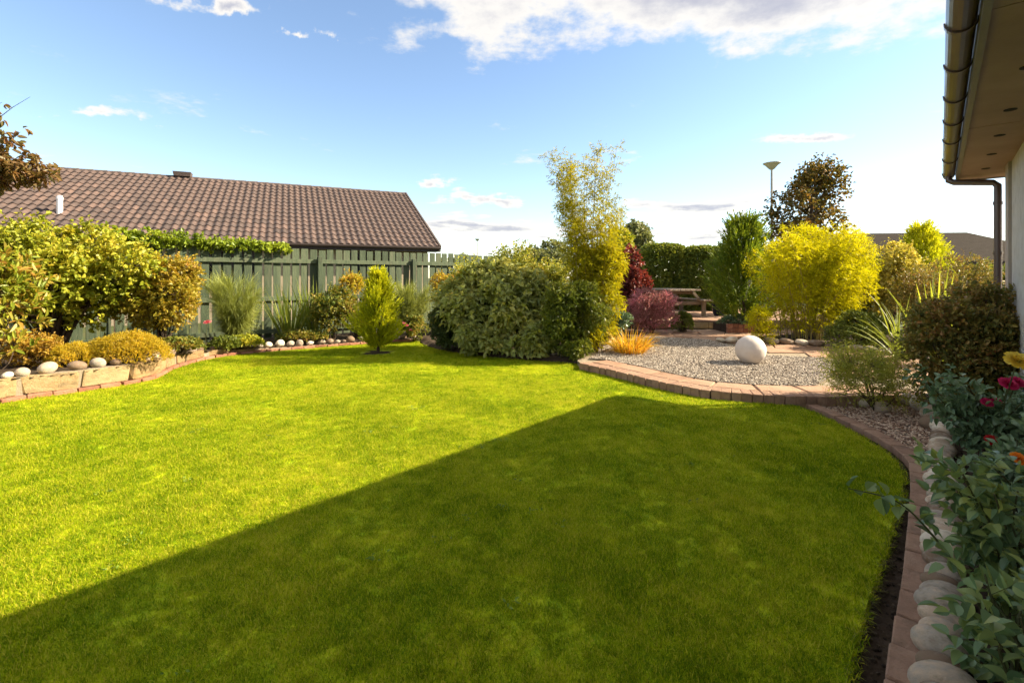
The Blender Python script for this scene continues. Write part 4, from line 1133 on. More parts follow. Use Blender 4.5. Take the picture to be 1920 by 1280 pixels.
# golden conifer on the lawn
def conifer(name, label, base, w, h, z0, mat, ns, seed, flat=.55, L=.05, W=.016, trunk=.04, lobes=.18, sl=.16, shape=(.62, .95, 1, .72, .36, .06)):
    rng = np.random.default_rng(seed); root = thing(name, label, 'conifer', base)
    t = rng.uniform(0, 1, ns) ** .9; a = rng.uniform(0, 6.283, ns)
    prof = np.interp(t, [0, .12, .3, .55, .8, 1], shape)
    lob = 1 + lobes * np.sin(a * 3 + t * 9 + seed) + lobes * .8 * np.sin(a * 5 - t * 14)
    r = w / 2 * prof * lob * (rng.uniform(.15, 1, ns) ** .35)
    P = np.column_stack([base[0] + r * np.cos(a), base[1] + r * np.sin(a), base[2] + z0 + t * (h - z0)])
    D = nrm(np.column_stack([np.cos(a), np.sin(a), np.full(ns, .9) + t * .8]) + rng.normal(0, .25, (ns, 3)))
    k = 11; tt = np.linspace(0, 1, k); s_ = sl * rng.uniform(.6, 1.2, ns)
    side = nrm(np.cross(D, rng.normal(0, 1, (ns, 3))))
    Bp = P[:, None] + D[:, None] * (s_[:, None] * tt)[..., None]
    alt = np.where(np.arange(k) % 2 == 0, 1, -1)
    Ax = nrm(D[:, None] + side[:, None] * (alt * flat * (1 - tt * .6))[None, :, None] + rng.normal(0, .12, (ns, k, 3)))
    Lk = (L * (1.15 - .5 * tt))[None].repeat(ns, 0)
    mb = MB().leaves(Bp.reshape(-1, 3), Ax.reshape(-1, 3), Lk.ravel(), np.full(ns * k, W), rng, 'd', droop=.08, fold=.15)
    st = MB().tube([base + [0, 0, -.05], base + [0.01, 0, h * .5], base + [0, 0, h * .93]], [trunk, trunk * .7, .006], 8)
    for k_ in range(40):
        i = rng.integers(ns); zc_ = max(z0 * .6, (P[i, 2] - base[2]) * .75); st.tube([base + [0, 0, zc_], (base + [0, 0, zc_] + P[i]) / 2 - [0, 0, .02], P[i]], [trunk * .3, trunk * .2, .003], 4)
    part('trunk', st, M_bark, root); part('crown', mb, mat, root); return root
pcn = g(709, 661)
conifer('golden_conifer', 'small golden conifer standing in a soil circle on the lawn', pcn, .56, 1.36, .10, L_goldcon, 1700, 51, sl=.19, L=.06, W=.022, lobes=.40, trunk=.03, shape=(.35, .85, 1.1, .70, .32, .10))
ring = np.array([[pcn[0] + .36 * math.cos(a), pcn[1] + .36 * math.sin(a)] for a in np.linspace(0, 6.283, 24)[:-1]])
bumpy('soil_circle', ring, lambda X, Y: .012 - .05 * np.hypot(X - pcn[0], Y - pcn[1]) + 0 * X, M_soil, .03, .008)

# ------------------------------------------------------------------ plants: middle bed
b = at(930, 8.75, .07)
shrub('large_green_shrub', 'large arching green shrub with broad leaves in the middle bed', 'shrub', b, 2.1, 1.4, .08, 1.52, L_big, 2900, 5, .17, .10, .064, nb=42, stem=.009, rf=.36, droop=.3, lean=.25)
b = at(955, 9.15, .07)
shrub('tall_shrub', 'loose shrub with upright leafy shoots behind the broad-leaved shrub', 'shrub', b, 2.1, 1.0, .7, 1.82, L_loose, 1500, 6, .30, .06, .042, nb=26, stem=.007, lean=1.3, rf=.4, shoots=90)
b = at(838, 8.75, .07)
shrub('dark_shrub', 'small dark glossy shrub at the lawn edge left of the broad-leaved shrub', 'shrub', b, .62, .6, .08, .80, L_dark, 1100, 5, .07, .05, .034, nb=10, stem=.009, rf=.55)
def bamboo(name, label, base, w, z1, ncane, mat, seed, dens, L=.085, W=.014, zl=.9, lean=.16, tall=.3, cane=.008):
    rng = np.random.default_rng(seed); root = thing(name, label, 'bamboo', base); H = z1 - base[2]
    st = MB(); P, D = [], []
    for k in range(ncane):
        a = rng.uniform(0, 6.283); r0 = math.sqrt(rng.uniform(0, 1)) * w * .22
        h = H * (rng.uniform(.45, .8) if rng.uniform() > tall else rng.uniform(.82, 1.0))
        b0 = base + np.array([r0 * math.cos(a), r0 * math.sin(a), -.03]); a2 = a + rng.normal(0, .5)
        out = lean * h * rng.uniform(.5, 1.4) * (.72 if h > .8 * H and tall < .24 else 1.15)
        tt = np.linspace(0, 1, 9); path = b0 + np.column_stack([math.cos(a2) * out * tt ** 1.8, math.sin(a2) * out * tt ** 1.8, h * tt])
        path[1:] += rng.normal(0, .012, (8, 3))
        st.tube(path, np.linspace(cane, cane * .3, 9), 5)
        m = int(dens * h * rng.uniform(.7, 1.3)); s_ = np.sqrt(rng.uniform(.02, 1, m))
        pp = np.stack([np.interp(s_, tt, path[:, c]) for c in range(3)], 1) + rng.normal(0, 1, (m, 3)) * [1, 1, .5] * (.12 - .07 * s_)[:, None]
        P.append(pp); D.append(nrm(rng.normal(0, 1, (m, 3)) * [1, 1, .5] + [0, 0, .25]))
    P, D = np.vstack(P), np.vstack(D); kz = P[:, 2] > base[2] + zl * .1; P, D = P[kz], D[kz]
    mb = MB().leaves(*sprigs(rng, P, D, 5, .12, L, W, .65), rng, 'd', droop=.3, fold=.2)
    part('canes', st, M_cane, root); part('foliage', mb, mat, root); return root
bb = at(1102, 8.35, .08)
bamboo('tall_bamboo', 'tall airy yellow-green bamboo rising above the middle bed', bb, 1.1, 3.75, 36, L_bamb, 63, 46, tall=.22, lean=.15, L=.06, W=.012)
b = at(1118, 8.3, .08)
shrub('bamboo_skirt', 'bright yellow-green leafy bamboo growth around the base of the tall canes', 'bamboo', b, 1.0, .8, .1, 2.0, L_bamb, 3000, 5, .12, .08, .018, nb=34, stem=.007, rf=.38, shape='d', droop=.3)
b = at(1078, 7.75, .07)
shrub('glossy_shrub', 'dense dark green narrow-leaved bush in front of the bamboo', 'shrub', b, 1.0, .55, .08, 1.30, L_nand, 2000, 6, .10, .075, .022, nb=14, stem=.008, rf=.6, droop=.35, lean=-.1, shape='d')
b = at(1000, 8.0, .06)
shrub('low_leafy_plant', 'low broad-leaved plant at the lawn edge between the large shrub and the dark bush', 'plant', b, .95, .45, .06, .52, L_big, 420, 5, .10, .11, .075, nb=12, stem=.005, rf=.5, droop=.3)
b = at(905, 8.25, .06)
shrub('low_leafy_plant', 'drooping leafy skirt at the lawn edge below the large green shrub', 'plant', b, 1.0, .4, .06, .5, L_big, 420, 5, .10, .10, .065, nb=12, stem=.005, rf=.5, droop=.3)
strap('orange_grass', 'clump of orange and yellow grassy leaves beside the gravel', g(1182, 662, .09), 420, .50, .014, 1.15, L_ogr, 71, 2.2)
b = at(1183, 12.1, .1)
shrub('red_shrub', 'dark red-leaved shrub beside the clipped hedge', 'shrub', b, .85, .8, .5, 2.05, L_red, 900, 5, .11, .085, .065, nb=14, stem=.016, rf=.5)
b = at(1222, 10.9, .1)
shrub('purple_heather', 'rounded bush with pink-purple shoot tips in front of the picnic table', 'shrub', b, 1.32, .9, .1, 1.12, L_purple, 4600, 7, .12, .034, .014, nb=22, stem=.008, lean=.9, rf=.5, shape='d')
b = at(1160, 10.2, .1)
shrub('grey_shrub', 'small grey-green bush between the bamboo and the purple bush', 'shrub', b, .6, .5, .1, .62, L_rose, 500, 5, .07, .05, .03, nb=8, stem=.006)
mound('ground_cover', 'dark green low clump right of the purple bush by the step', at(1280, 11.2, .1), .45, .4, .42, L_hedge, 500, .04, .02, 'plant', 66, .8)

def hedge(name, label, c, w, d, z1, mat, n, seed, rot=0):
    rng = np.random.default_rng(seed); root = thing(name, label, 'hedge', c); H = z1 - c[2]
    # rounded-box sampling
    Q = rng.uniform(-1, 1, (n, 3)); ax = rng.integers(0, 3, n); Q[np.arange(n), ax] = np.sign(Q[np.arange(n), ax])
    p6 = (np.abs(Q) ** 5).sum(1) ** .2; Q = Q / p6[:, None]
    Nn = nrm(np.sign(Q) * np.abs(Q) ** 4)
    Q = Q * (1 - rng.uniform(0, .10, n) + .04 * vnoise(Q[:, 0] * 3, Q[:, 2] * 3, 2.5, seed))[:, None]
    P = Q * [w / 2, d / 2, H / 2]; cr, sr = math.cos(rot), math.sin(rot)
    rotm = np.array([[cr, -sr, 0], [sr, cr, 0], [0, 0, 1]]); P = P @ rotm.T; Nn = Nn @ rotm.T
    P = P + c + [0, 0, H / 2]
    mb = MB().leaves(*sprigs(rng, P, nrm(Nn + rng.normal(0, .4, Nn.shape) + [0, 0, .3]), 4, .09, .095, .06, .8), rng); part('foliage', mb, mat, root)
    st = MB()
    for k in range(9): x = (k - 4) / 4.5 * w / 2; q = c + rotm @ np.array([x, 0, 0]); st.tube([q + [0, 0, -.03], q + [.03, 0, H * .5], q + [0, 0, H * .85]], [.04, .03, .01], 6)
    part('stems', st, M_bark, root)
hedge('clipped_hedge', 'left clipped hedge block beside the red shrub', at(1243, 16.4, .1), 1.55, 1.3, 2.40, L_hedge, 9000, 81, .1)
hedge('clipped_hedge', 'right clipped hedge block behind the picnic table', at(1322, 15.9, .1), 1.65, 1.3, 2.28, L_hedge, 9000, 82, -.15)

# ------------------------------------------------------------------ picnic table, pot
tb = np.array([4.55, 12.75]); ta = R(12)
def TM(x=0, y=0, z=0):
    c, s = math.cos(ta), math.sin(ta)
    return np.array(Matrix(((c, -s, 0, tb[0] + c * x - s * y), (s, c, 0, tb[1] + s * x + c * y), (0, 0, 1, TZ + z), (0, 0, 0, 1))))
pt_ = thing('picnic_table', 'weathered wooden picnic table with attached benches on the terrace', 'picnic table', (*tb, TZ))
for k in range(6):
    x = -.375 + k * .15; part('table_slat', MB().bevelbox((x - .07, -.05, .70), (x + .07, 1.55, .745), .006, TM()), M_wood, pt_)
for s_ in (-1, 1):
    for k in range(2):
        x = s_ * (.60 + k * .15); part('bench_slat', MB().bevelbox((x - .068, -.05, .42), (x + .068, 1.55, .465), .006, TM()), M_wood, pt_)
    for y in (.18, 1.28):
        for (xa, xb) in ((.34, .72),):
            q = [(s_ * xa - .045, .70), (s_ * xa + .045, .70), (s_ * xb * .92 + .045, .36), (s_ * xb * .92 - .045, .36)]
            V = np.array([[x, yy, z] for yy in (y, y + .05) for x, z in q]); Mx = TM(); V = V @ Mx[:3, :3].T + Mx[:3, 3]
            part('brace', MB().add(V, [[0, 1, 2, 3], [7, 6, 5, 4], [0, 4, 5, 1], [1, 5, 6, 2], [2, 6, 7, 3], [3, 7, 4, 0]]), M_wood, pt_)
        part('leg', MB().bevelbox((s_ * .66 - .055, y - .055, 0), (s_ * .66 + .055, y - .002, .419), .006, TM()), M_wood, pt_)
for y in (.18, 1.28):
    part('cross_beam', MB().bevelbox((-.80, y + .052, .32), (.80, y + .095, .419), .006, TM()), M_wood, pt_)
    part('top_beam', MB().bevelbox((-.40, y + .052, .61), (.40, y + .095, .699), .006, TM()), M_wood, pt_)
pp_ = at(1350, 13.4, TZ)
po = thing('flower_pot', 'dark blue glazed pot of flowers beside the picnic table', 'plant pot', pp_)
part('pot', MB().lathe([(0, 0), (.15, 0), (.2, .12), (.21, .27), (.225, .29), (.225, .33), (.2, .33), (.19, .28), (0, .27)], pp_, 20), M_pot, po, True)
rng = np.random.default_rng(9); n = 180
d = nrm(rng.normal(0, 1, (n, 3)) + [0, 0, .6]); P = pp_ + [0, 0, .38] + d * rng.uniform(.05, .26, n)[:, None] * [1.2, 1, .7]
part('foliage', MB().leaves(*sprigs(rng, P, d, 5, .06, .05, .035), rng), L_mixed, po)
for k in range(7):
    d = nrm(rng.normal(0, 1, 3) + [0, -.6, .6]); flower(po, pp_ + [0, 0, .38] + d * .27 * np.array([1.1, 1, .75]), .04, random.choice([P_red, P_pink]), axis=d, rings=2)

# planter with conifer
pl_c = at(1388, 11.3, PZ)
pln = thing('brick_planter', 'low brick planter around the tall green conifer', 'planter', pl_c)
for k in range(8):
    for s_ in (0, 1):
        x = -.42 + k * .12
        part('brick', MB().bevelbox((pl_c[0] + x - .056, pl_c[1] - .42, PZ + s_ * .105 + .002), (pl_c[0] + x + .056, pl_c[1] - .32, PZ + s_ * .105 + .1), .006), M_brick, pln)
part('planter_core', MB().box((pl_c[0] - .47, pl_c[1] - .335, PZ - .02), (pl_c[0] + .46, pl_c[1] + .4, PZ + .17)), M_soil, pln)
conifer('green_conifer', 'upright bright green conifer growing in the brick planter', np.array([pl_c[0] + .08, pl_c[1], PZ + .15]), 1.05, 2.30, .10, L_conif, 1700, 52, sl=.36, L=.095, W=.032, lobes=.46, trunk=.05, shape=(.7, .95, 1.0, .85, .62, .2))
mound('ground_cover', 'blue-green low plants in the brick planter under the conifer', np.array([pl_c[0] - .15, pl_c[1] - .18, PZ + .16]), .8, .45, .2, L_rose, 500, .04, .025, 'plant', 67, .7)

# yellow bamboo
bb = g(1500, 638, PZ + .02); bb[1] += .25; bb[0] = (1505 - 960) / F * bb[1]
bamboo('yellow_bamboo', 'broad fountain of fine yellow bamboo behind the stone ball', bb, 1.9, 2.35, 48, L_ybam, 62, 34, L=.07, W=.012, lean=.34, tall=.25, cane=.009)
b = at(1530, bb[1], PZ)
shrub('golden_bamboo', 'dense rounded mass of fine yellow bamboo leaves', 'bamboo', b, 2.2, 1.5, .45, 2.42, L_ybam, 6000, 6, .12, .065, .011, nb=30, stem=.007, rf=.5, shape='d', droop=.3, stemmat=M_cane)
b = at(1430, 9.0, PZ)
shrub('low_yellow_shrub', 'small yellow-green leafy shoots left of the yellow bamboo canes', 'bamboo', b, .5, .5, .12, .85, L_ybam, 420, 6, .10, .06, .014, nb=8, stem=.005, shape='d')
# dark tree behind
def tree(name, label, base, h, w, z0, mat, nsp, k, L, W, seed, trunk=.07, nb=22, rf=.36, cat='tree', lean=.4, up=.5, slen=.2):
    rng = np.random.default_rng(seed); root = thing(name, label, cat, base)
    bl = blobs(rng, base, w, w * .9, base[2] + z0, base[2] + h, nb, rf)
    P, D, _ = crown(rng, bl, nsp, upb=up, inner=.25); D = nrm(D + rng.normal(0, .5, D.shape) + [0, 0, lean])
    mb = MB().leaves(*sprigs(rng, P, D, k, slen, L, W, .85), rng)
    st = MB(); top = base + np.array([0, 0, h * .8])
    st.tube([base + [0, 0, -.1], base + [.03, 0, h * .3], base + [-.02, .02, h * .6], top], [trunk, trunk * .8, trunk * .5, trunk * .15], 8)
    for c, r in bl:
        z = np.clip((c[2] - base[2]) * rng.uniform(.4, .8), z0 * .5, h * .75); b0 = base + [0, 0, z]
        st.tube([b0, (b0 + c) / 2 + rng.normal(0, .05, 3) + [0, 0, .08], c], [trunk * .35, trunk * .22, trunk * .08], 5)
        for _ in range(5):
            e = c + nrm(rng.normal(0, 1, 3) + [0, 0, .5]) * r * 1.1; st.tube([c, (c + e) / 2 + rng.normal(0, .03, 3), e], [trunk * .09, trunk * .06, trunk * .02], 3)
    part('trunk', st, M_bark, root); part('crown', mb, mat, root); return root
tree('dark_tree', 'dark airy tree with brown-tinged leaves above the yellow bamboo', at(1520, 14.0, .1), 4.55, 2.3, 1.2, L_tree, 1700, 4, .11, .075, 91, nb=34, rf=.28, lean=.8, slen=.28)
tree('small_tree', 'grey-green tree far beyond the hedge next to the tall bamboo', at(1192, 42, -.05), 6.1, 3.0, 3.0, L_far, 900, 4, .30, .2, 92, trunk=.16, slen=.5)
tree('small_tree', 'yellowish tree far beyond the hedge just right of the tall bamboo', at(1160, 36, -.05), 5.0, 2.0, 2.4, L_round, 500, 4, .26, .18, 93, trunk=.12, slen=.4)
tree('distant_tree', 'distant low tree showing over the middle shrubs', at(1030, 60, -.05), 5.6, 6.0, 1.2, L_far, 900, 4, .5, .35, 94, trunk=.2, slen=.6)
tree('distant_tree', 'distant bush on the skyline right of the neighbour roof', at(862, 55, -.05), 3.6, 6.5, .6, L_far, 900, 4, .45, .3, 95, trunk=.2, slen=.5)

# right-hand shrubs
b = at(1668, 10.3, PZ)
shrub('variegated_shrub', 'cream and yellow variegated shrub right of the yellow bamboo', 'shrub', b, 1.35, 1.0, .5, 2.15, L_var, 1500, 5, .11, .06, .042, nb=16, stem=.012, rf=.5)
b = at(1728, 11.3, PZ)
conifer('round_conifer', 'rounded bright green conifer in front of the grey roof', b, 1.4, 2.35, .6, L_goldcon, 1500, 53, sl=.25, L=.07, W=.024, lobes=.1)
b = at(1745, 8.6, PZ)
shrub('brown_mound', 'wide olive-brown mounded shrub behind the spiky leaves', 'shrub', b, 1.5, 1.0, .15, 1.55, L_brown, 2200, 6, .09, .035, .02, nb=18, stem=.01, rf=.55)
b = at(1800, 9.2, PZ)
shrub('olive_shrub', 'olive-green rounded shrub below the grey roof near the downpipe', 'shrub', b, 1.35, 1.0, .4, 1.88, L_brown, 1900, 6, .09, .04, .022, nb=14, stem=.01, rf=.6)
def swords(name, label, base, spec, mat, seed, W=.05):
    rng = np.random.default_rng(seed); root = thing(name, label, 'plant', base)
    for (dx, dy, L_, bend) in spec:
        A = nrm(np.array([[dx, dy, 1.0]])); P = np.array([base + rng.normal(0, .05, 3) * [1, 1, 0] - [0, 0, .02]])
        part('leaf', MB().ribbons(P, A, np.array([L_]), np.array([W * rng.uniform(.8, 1.1)]), rng, bend=bend, seg=8, curl=.02), mat, root)
    return root
rng = np.random.default_rng(15)
L_sword = leafmat('leaf_sword', [(0.10, 0.14, 0.02), (0.18, 0.22, 0.03), (0.30, 0.31, 0.05)], .45)
swords('phormium', 'spiky upright sword-leaved plant above the olive-brown shrub', at(1760, 6.9, .12), [(rng.normal(0, .28) - .05, rng.normal(0, .25), rng.uniform(1.0, 1.55), rng.uniform(.05, .3)) for _ in range(22)], L_sword, 1)
swords('phormium', 'arching sword-leaved clump at the foot of the variegated shrub', at(1690, 7.4, .12), [(rng.uniform(-1.1, .6), rng.normal(-.1, .5), rng.uniform(.7, 1.15), rng.uniform(.7, 1.5)) for _ in range(46)], L_strap, 2, W=.026)
b = at(1640, 11.6, PZ)
shrub('screen_shrub', 'tall dark evergreen shrub filling the gap behind the variegated shrub', 'shrub', b, 3.2, 1.2, .1, 1.75, L_hedge, 2600, 5, .12, .075, .045, nb=24, stem=.012, rf=.6)
b = at(1850, 12.6, PZ)
shrub('screen_shrub', 'wide dark evergreen shrub below the far grey roof near the downpipe', 'shrub', b, 3.6, 1.2, .1, 1.7, L_hedge, 2400, 5, .12, .08, .05, nb=22, stem=.012, rf=.6)
b = at(1600, 8.6, PZ)
shrub('dark_shrub', 'dark green low shrub at the foot of the yellow bamboo', 'shrub', b, 1.15, .7, .12, .72, L_hedge, 900, 5, .09, .05, .03, nb=10, stem=.007)
b = at(1816, 4.7, 0)
shrub('berberis_shrub', 'large olive and russet small-leaved shrub against the house corner', 'shrub', b, 1.28, .72, .05, 1.32, L_brown, 4600, 6, .11, .04, .026, nb=36, stem=.010, rf=.42, shoots=130)
b = g(1640, 768, 0)
shrub('feathery_shrub', 'low spreading feathery shrub on the pebbles at the patio corner', 'shrub', b, 1.0, .7, .08, .62, L_feather, 1700, 9, .14, .026, .009, nb=16, stem=.008, rf=.45, shape='d', lean=.4, spread=.95)

# ------------------------------------------------------------------ roses
def rosebush(name, label, base, w, d, z1, seed, mat=L_rose, n=260, L=.055, W=.036, ncan=9):
    rng = np.random.default_rng(seed); root = thing(name, label, 'rose bush', base)
    st, mb = MB(), MB(); H = z1 - base[2]; Ps, Ds = [], []
    for k in range(ncan):
        a = rng.uniform(0, 6.283); rr = rng.uniform(.3, 1)
        tp = base + np.array([rr * w / 2 * math.cos(a), rr * d / 2 * math.sin(a), H * rng.uniform(.6, 1)])
        tt = np.linspace(0, 1, 8)[:, None]; b0 = base + np.array([rng.normal(0, .03), rng.normal(0, .03), -.03])
        path = b0 + (tp - b0) * np.column_stack([tt[:, 0] ** 1.3, tt[:, 0] ** 1.3, tt[:, 0]]) + rng.normal(0, .012, (8, 3)) * tt
        st.tube(path, np.linspace(.007, .003, 8), 5)
        m = n // ncan; s_ = rng.uniform(.18, 1, m)
        Ps.append(np.stack([np.interp(s_, np.linspace(0, 1, 8), path[:, c]) for c in range(3)], 1)); dd = rng.normal(0, 1, (m, 3)) * [1, 1, .45]; Ds.append(nrm(dd + [0, 0, .15]))
    P, D = np.vstack(Ps), np.vstack(Ds)
    for p_, d_ in zip(P[::3], D[::3]): st.tube([p_, p_ + d_ * .12], [.0016, .001], 3, cap=False)
    B, A, LL, WW = sprigs(rng, P + D * .03, D, 5, .12, L, W, .8); mb.leaves(B, A, LL, WW, rng, 'fine', droop=.22, up=1.3)
    part('stems', st, M_stem, root); part('foliage', mb, mat, root, True); return root
r1 = rosebush('rose_bush', 'rose bush with crimson, red and yellow blooms below the house wall', at(1865, 3.55, 0), .95, .7, .70, 101, n=420)
for px, py, Y, r, m_, lab in ((1906, 674, 3.1, .062, P_yellow, 'pale yellow rose bloom'), (1890, 716, 3.3, .045, P_crim, 'crimson rose bloom'), (1905, 712, 3.35, .04, P_crim, 'crimson rose bloom'), (1850, 750, 3.4, .033, P_crim, 'small pink rose bloom'), (1868, 749, 3.45, .03, P_crim, 'small pink rose bloom'), (1860, 822, 3.05, .036, P_red, 'deep red rose bloom')):
    p = at(px, Y, zat(py + 6, Y)); flower(r1, p, r, m_, lab, axis=(-.15, -.6, .8), rings=6)
    part('flower_stem', MB().tube([[*(at(1865, 3.55)[:2]), .0], (p + at(1865, 3.55, .2)) / 2, p], [.005, .004, .003], 5), M_stem, r1)
r2 = rosebush('rose_bush', 'orange-flowered rose in front of the crimson rose bush', at(1925, 2.75, 0), .6, .5, .42, 102, n=150)
p = at(1909, 2.7, zat(862, 2.7)); flower(r2, p, .036, P_orange, 'orange rose bloom', axis=(-.1, -.6, .8), rings=5)
part('flower_stem', MB().tube([at(1925, 2.75, 0), (p + at(1925, 2.75, 0)) / 2, p], .003, 5), M_stem, r2)
# foreground rose in the lower right corner, one long shoot leaning over the pavers
r3 = rosebush('foreground_rose', 'dark green leafy rose in the lower right corner with a shoot over the pavers', at(1925, 1.98, 0), .74, .6, .62, 103, mat=L_fore, n=125, L=.06, W=.042, ncan=12)
rosebush('foreground_rose', 'low rose shoots at the bottom right corner beside the nearest cobbles', at(1905, 1.55, 0), .42, .40, .40, 107, mat=L_fore, n=70, L=.055, W=.038, ncan=8)
rng = np.random.default_rng(104)
sh = [at(1850, 1.85, .05), at(1800, 1.80, .25), at(1745, 1.80, .40), at(1680, 1.84, .50), at(1590, 1.92, zat(915, 1.92))]
C = smooth(np.array(sh), 6); stm = MB().tube(C, np.linspace(.006, .002, len(C)), 6)
B = C[rng.integers(8, len(C), 26)]; D = nrm(rng.normal(0, 1, (26, 3)) + [0, -.1, .25])
mbx = MB().leaves(B + D * .012, D, rng.uniform(.045, .07, 26), rng.uniform(.034, .05, 26), rng, 'fine', droop=.2, up=1.6)
part('shoot', stm, M_stem, r3); part('shoot_leaves', mbx, L_fore, r3)

# ------------------------------------------------------------------ tree branch, far left
rng = np.random.default_rng(120)
bt = thing('cherry_tree', 'brown-red autumn tree reaching in from the left edge', 'tree', (-7.35, 5.9, .2))
st = MB().tube([(-7.35, 5.9, .1), (-7.3, 5.9, 1.2), (-7.15, 5.92, 2.2), (-6.95, 5.95, 3.0)], [.06, .05, .04, .02], 8)
Ps, Ds = [], []
for (px, py, Y) in ((5, 190, 5.9), (55, 182, 5.9), (40, 250, 5.9), (75, 300, 5.85), (112, 318, 5.9), (60, 330, 5.8), (15, 285, 5.9), (5, 340, 5.8), (-40, 240, 6.0), (-60, 300, 6.0), (-50, 180, 6.0), (-90, 350, 6), (30, 312, 5.7), (90, 330, 5.8)):
    e = at(px, Y, zat(py, Y)); b0 = np.array([-7.15, 5.92, 2.0 + rng.uniform(0, .7)])
    tt = np.linspace(0, 1, 8)[:, None]; mid = (b0 + e) / 2 + [0, 0, .22]
    path = (1 - tt) ** 2 * b0 + 2 * tt * (1 - tt) * mid + tt * tt * e + rng.normal(0, .012, (8, 3)); st.tube(path, np.linspace(.012, .002, 8), 4)
    m = 9 if py < 200 and px > 0 else 52; s_ = rng.uniform(.45, 1.02, m); Ps.append(np.stack([np.interp(s_, np.linspace(0, 1, 8), path[:, c]) for c in range(3)], 1) + rng.normal(0, .035, (m, 3))); Ds.append(nrm(rng.normal(0, 1, (m, 3)) + [0, 0, -.35]))
part('trunk', st, M_bark, bt)
part('crown', MB().leaves(*sprigs(rng, np.vstack(Ps), np.vstack(Ds), 4, .06, .085, .04, .7), rng, droop=.3), L_maple, bt)

# ------------------------------------------------------------------ lamp posts, far house
def lamppost(label, px, Y, ytop, hw_):
    base = at(px, Y, -.08); z1 = zat(ytop, Y)
    root = thing('street_lamp', label, 'street lamp', base, 'street lamps beyond the gardens')
    part('pole', MB().tube([base, [base[0], base[1], z1 - .5], [base[0], base[1], z1 - .2]], [.07, .045, .04], 10), M_metal, root, True)
    part('lamp_head', MB().lathe([(.04, z1 - .28), (.10, z1 - .25), (hw_ * .7, z1 - .09), (hw_, z1 - .02), (hw_, z1), (hw_ * .5, z1 + .02), (0, z1 + .025)], (base[0], base[1], 0), 20), M_lamp, root, True)
lamppost('tall street lamp with a wide dish head above the green conifer', 1447, 20, 306, .34)
lamppost('tiny distant street lamp between the neighbour roof and the bamboo', 895, 62, 448, .36)
fh = thing('far_house', 'distant bungalow with a low grey roof behind the right shrubs', 'house', at(1720, 27, -.05))
a0, a1 = at(1440, 28, 0), at(2060, 26, 0); dd = nrm(a1[:2] - a0[:2]); pp2 = np.array([-dd[1], dd[0]]); LL_ = np.linalg.norm(a1[:2] - a0[:2])
def fp(t, w, z): return np.array([*(a0[:2] + dd * t + pp2 * w), z])
V = [fp(t, w, z) for z in (-.1, 2.3) for w in (.4, 7) for t in (.4, LL_ - .4)]
part('wall', MB().add(V, [[0, 2, 3, 1], [4, 5, 7, 6], [0, 1, 5, 4], [2, 6, 7, 3], [0, 4, 6, 2], [1, 3, 7, 5]]), M_wallN, fh)
rz = 4.15
part('roof', MB().add([fp(0, 0, 2.25), fp(LL_, 0, 2.25), fp(LL_, 7.4, 2.25), fp(0, 7.4, 2.25), fp(3.7, 3.7, rz), fp(LL_ - 3.7, 3.7, rz)], [[0, 1, 5, 4], [2, 3, 4, 5]], [[1, 2, 5], [3, 0, 4]]), M_roofR, fh)
part('fascia', MB().add([fp(t, w, z) for z in (2.1, 2.24) for w in (-.03, .02) for t in (0, LL_)], [[0, 2, 3, 1], [4, 5, 7, 6], [0, 1, 5, 4], [2, 6, 7, 3], [0, 4, 6, 2], [1, 3, 7, 5]]), M_brownpaint, fh)
wn_ = part('window', MB().add([fp(t, w, z) for z in (.9, 2.0) for w in (.34, .42) for t in (LL_ - 4.4, LL_ - 3.0)], [[0, 2, 3, 1], [4, 5, 7, 6], [0, 1, 5, 4], [2, 6, 7, 3], [0, 4, 6, 2], [1, 3, 7, 5]]), M_white, fh)
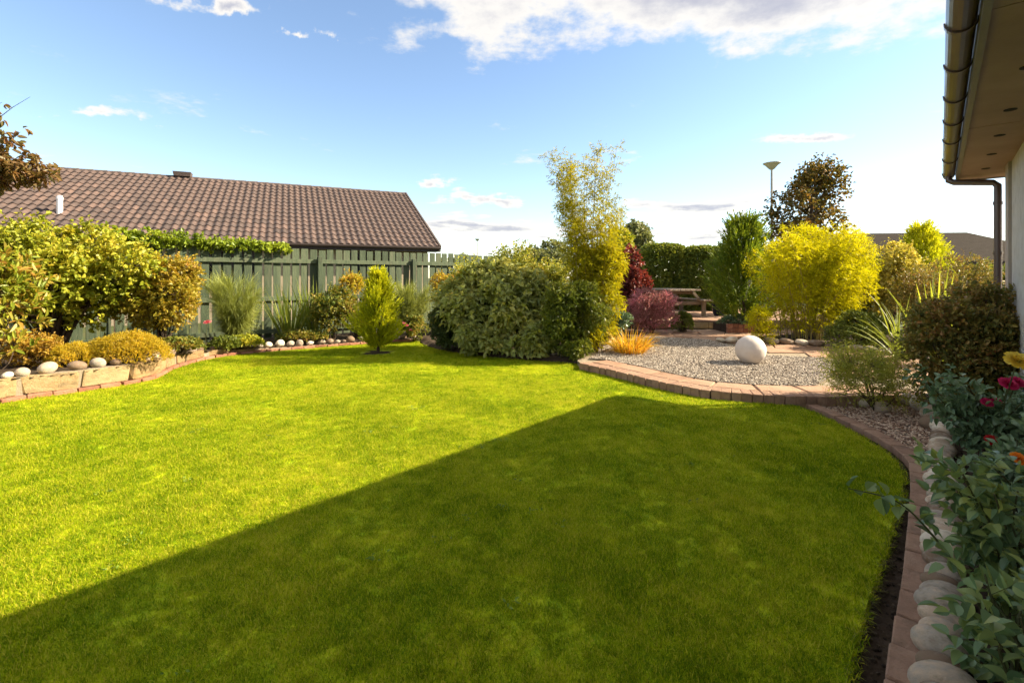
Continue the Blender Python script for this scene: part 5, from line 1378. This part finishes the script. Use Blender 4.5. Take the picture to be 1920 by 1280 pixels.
part('pane', MB().add([fp(t, w, z) for z in (.98, 1.92) for w in (.325, .338) for t in (LL_ - 4.3, LL_ - 3.1)], [[0, 2, 3, 1], [4, 5, 7, 6], [0, 1, 5, 4], [2, 6, 7, 3], [0, 4, 6, 2], [1, 3, 7, 5]]), M_glass, wn_)

# ------------------------------------------------------------------ low stones along the middle bed, weeds in the turf
ms_ = thing('stone_edging', 'sparse flat stones along the lawn edge of the middle bed', 'stone edging', (*g(980, 668)[:2], .02))
random.seed(12)
for px, py, w in ((870, 655, .18), (893, 659, .15), (918, 661, .2), (950, 664, .16), (975, 665, .2), (1002, 666, .3), (1040, 670, .22), (1062, 672, .16), (845, 652, .14)):
    p = g(px, py, .03); cobble(ms_, (p[0], p[1] + .05, .05), w * .7, w * .42, yaw=.1, l=w)
rng = np.random.default_rng(33); wd = MB()
for k in range(46):
    c = np.array([rng.uniform(-3, 3.2), rng.uniform(1.6, 5.5)])
    if not inpoly(np.array([c]), lawn_poly)[0]: continue
    m = rng.integers(5, 14); a = rng.uniform(0, 6.283, m); sz = rng.uniform(.012, .026, m)
    P = np.column_stack([c + rng.normal(0, .025, (m, 2)), np.full(m, .012)])
    D = nrm(np.column_stack([np.cos(a), np.sin(a), rng.uniform(.2, .7, m)])); wd.leaves(P, D, sz, sz * .5, rng, droop=.1, up=2)
w_ = part('clover', wd, leafmat('leaf_clover', [(0.05, 0.10, 0.015), (0.10, 0.16, 0.02), (0.15, 0.20, 0.04)], .3, rough=.7)); stuff(w_); tag(w_, 'small clover and weed rosettes scattered through the lawn', 'weeds')

# crumbs of soil on the bare beds
M_clod = surf('soil_clod', [(0.02, 0.014, 0.009), (0.05, 0.036, 0.024), (0.10, 0.075, 0.05)], 5, 4, 0.95, 0.3, 40, perobj=1.2)
nearbed = np.array([(1.2, 0.9), (2.0, 1.9), (4.4, 4.8), (5.2, 4.6), (2.6, 1.2), (1.9, .6)])
pebblefield('soil_crumbs', np.vstack([offset(row, -.09), [(4.4, 4.8), (5.2, 4.6), (2.6, 1.0), (1.9, .5)]]), 0.0, 16000, .012, .042, M_clod, 'crumbly dark soil under the roses', 23)
pebblefield('soil_crumbs', trench, -.05, 30000, .006, .022, M_clod, 'crumbly dark soil in the trench beside the lawn edge', 24)
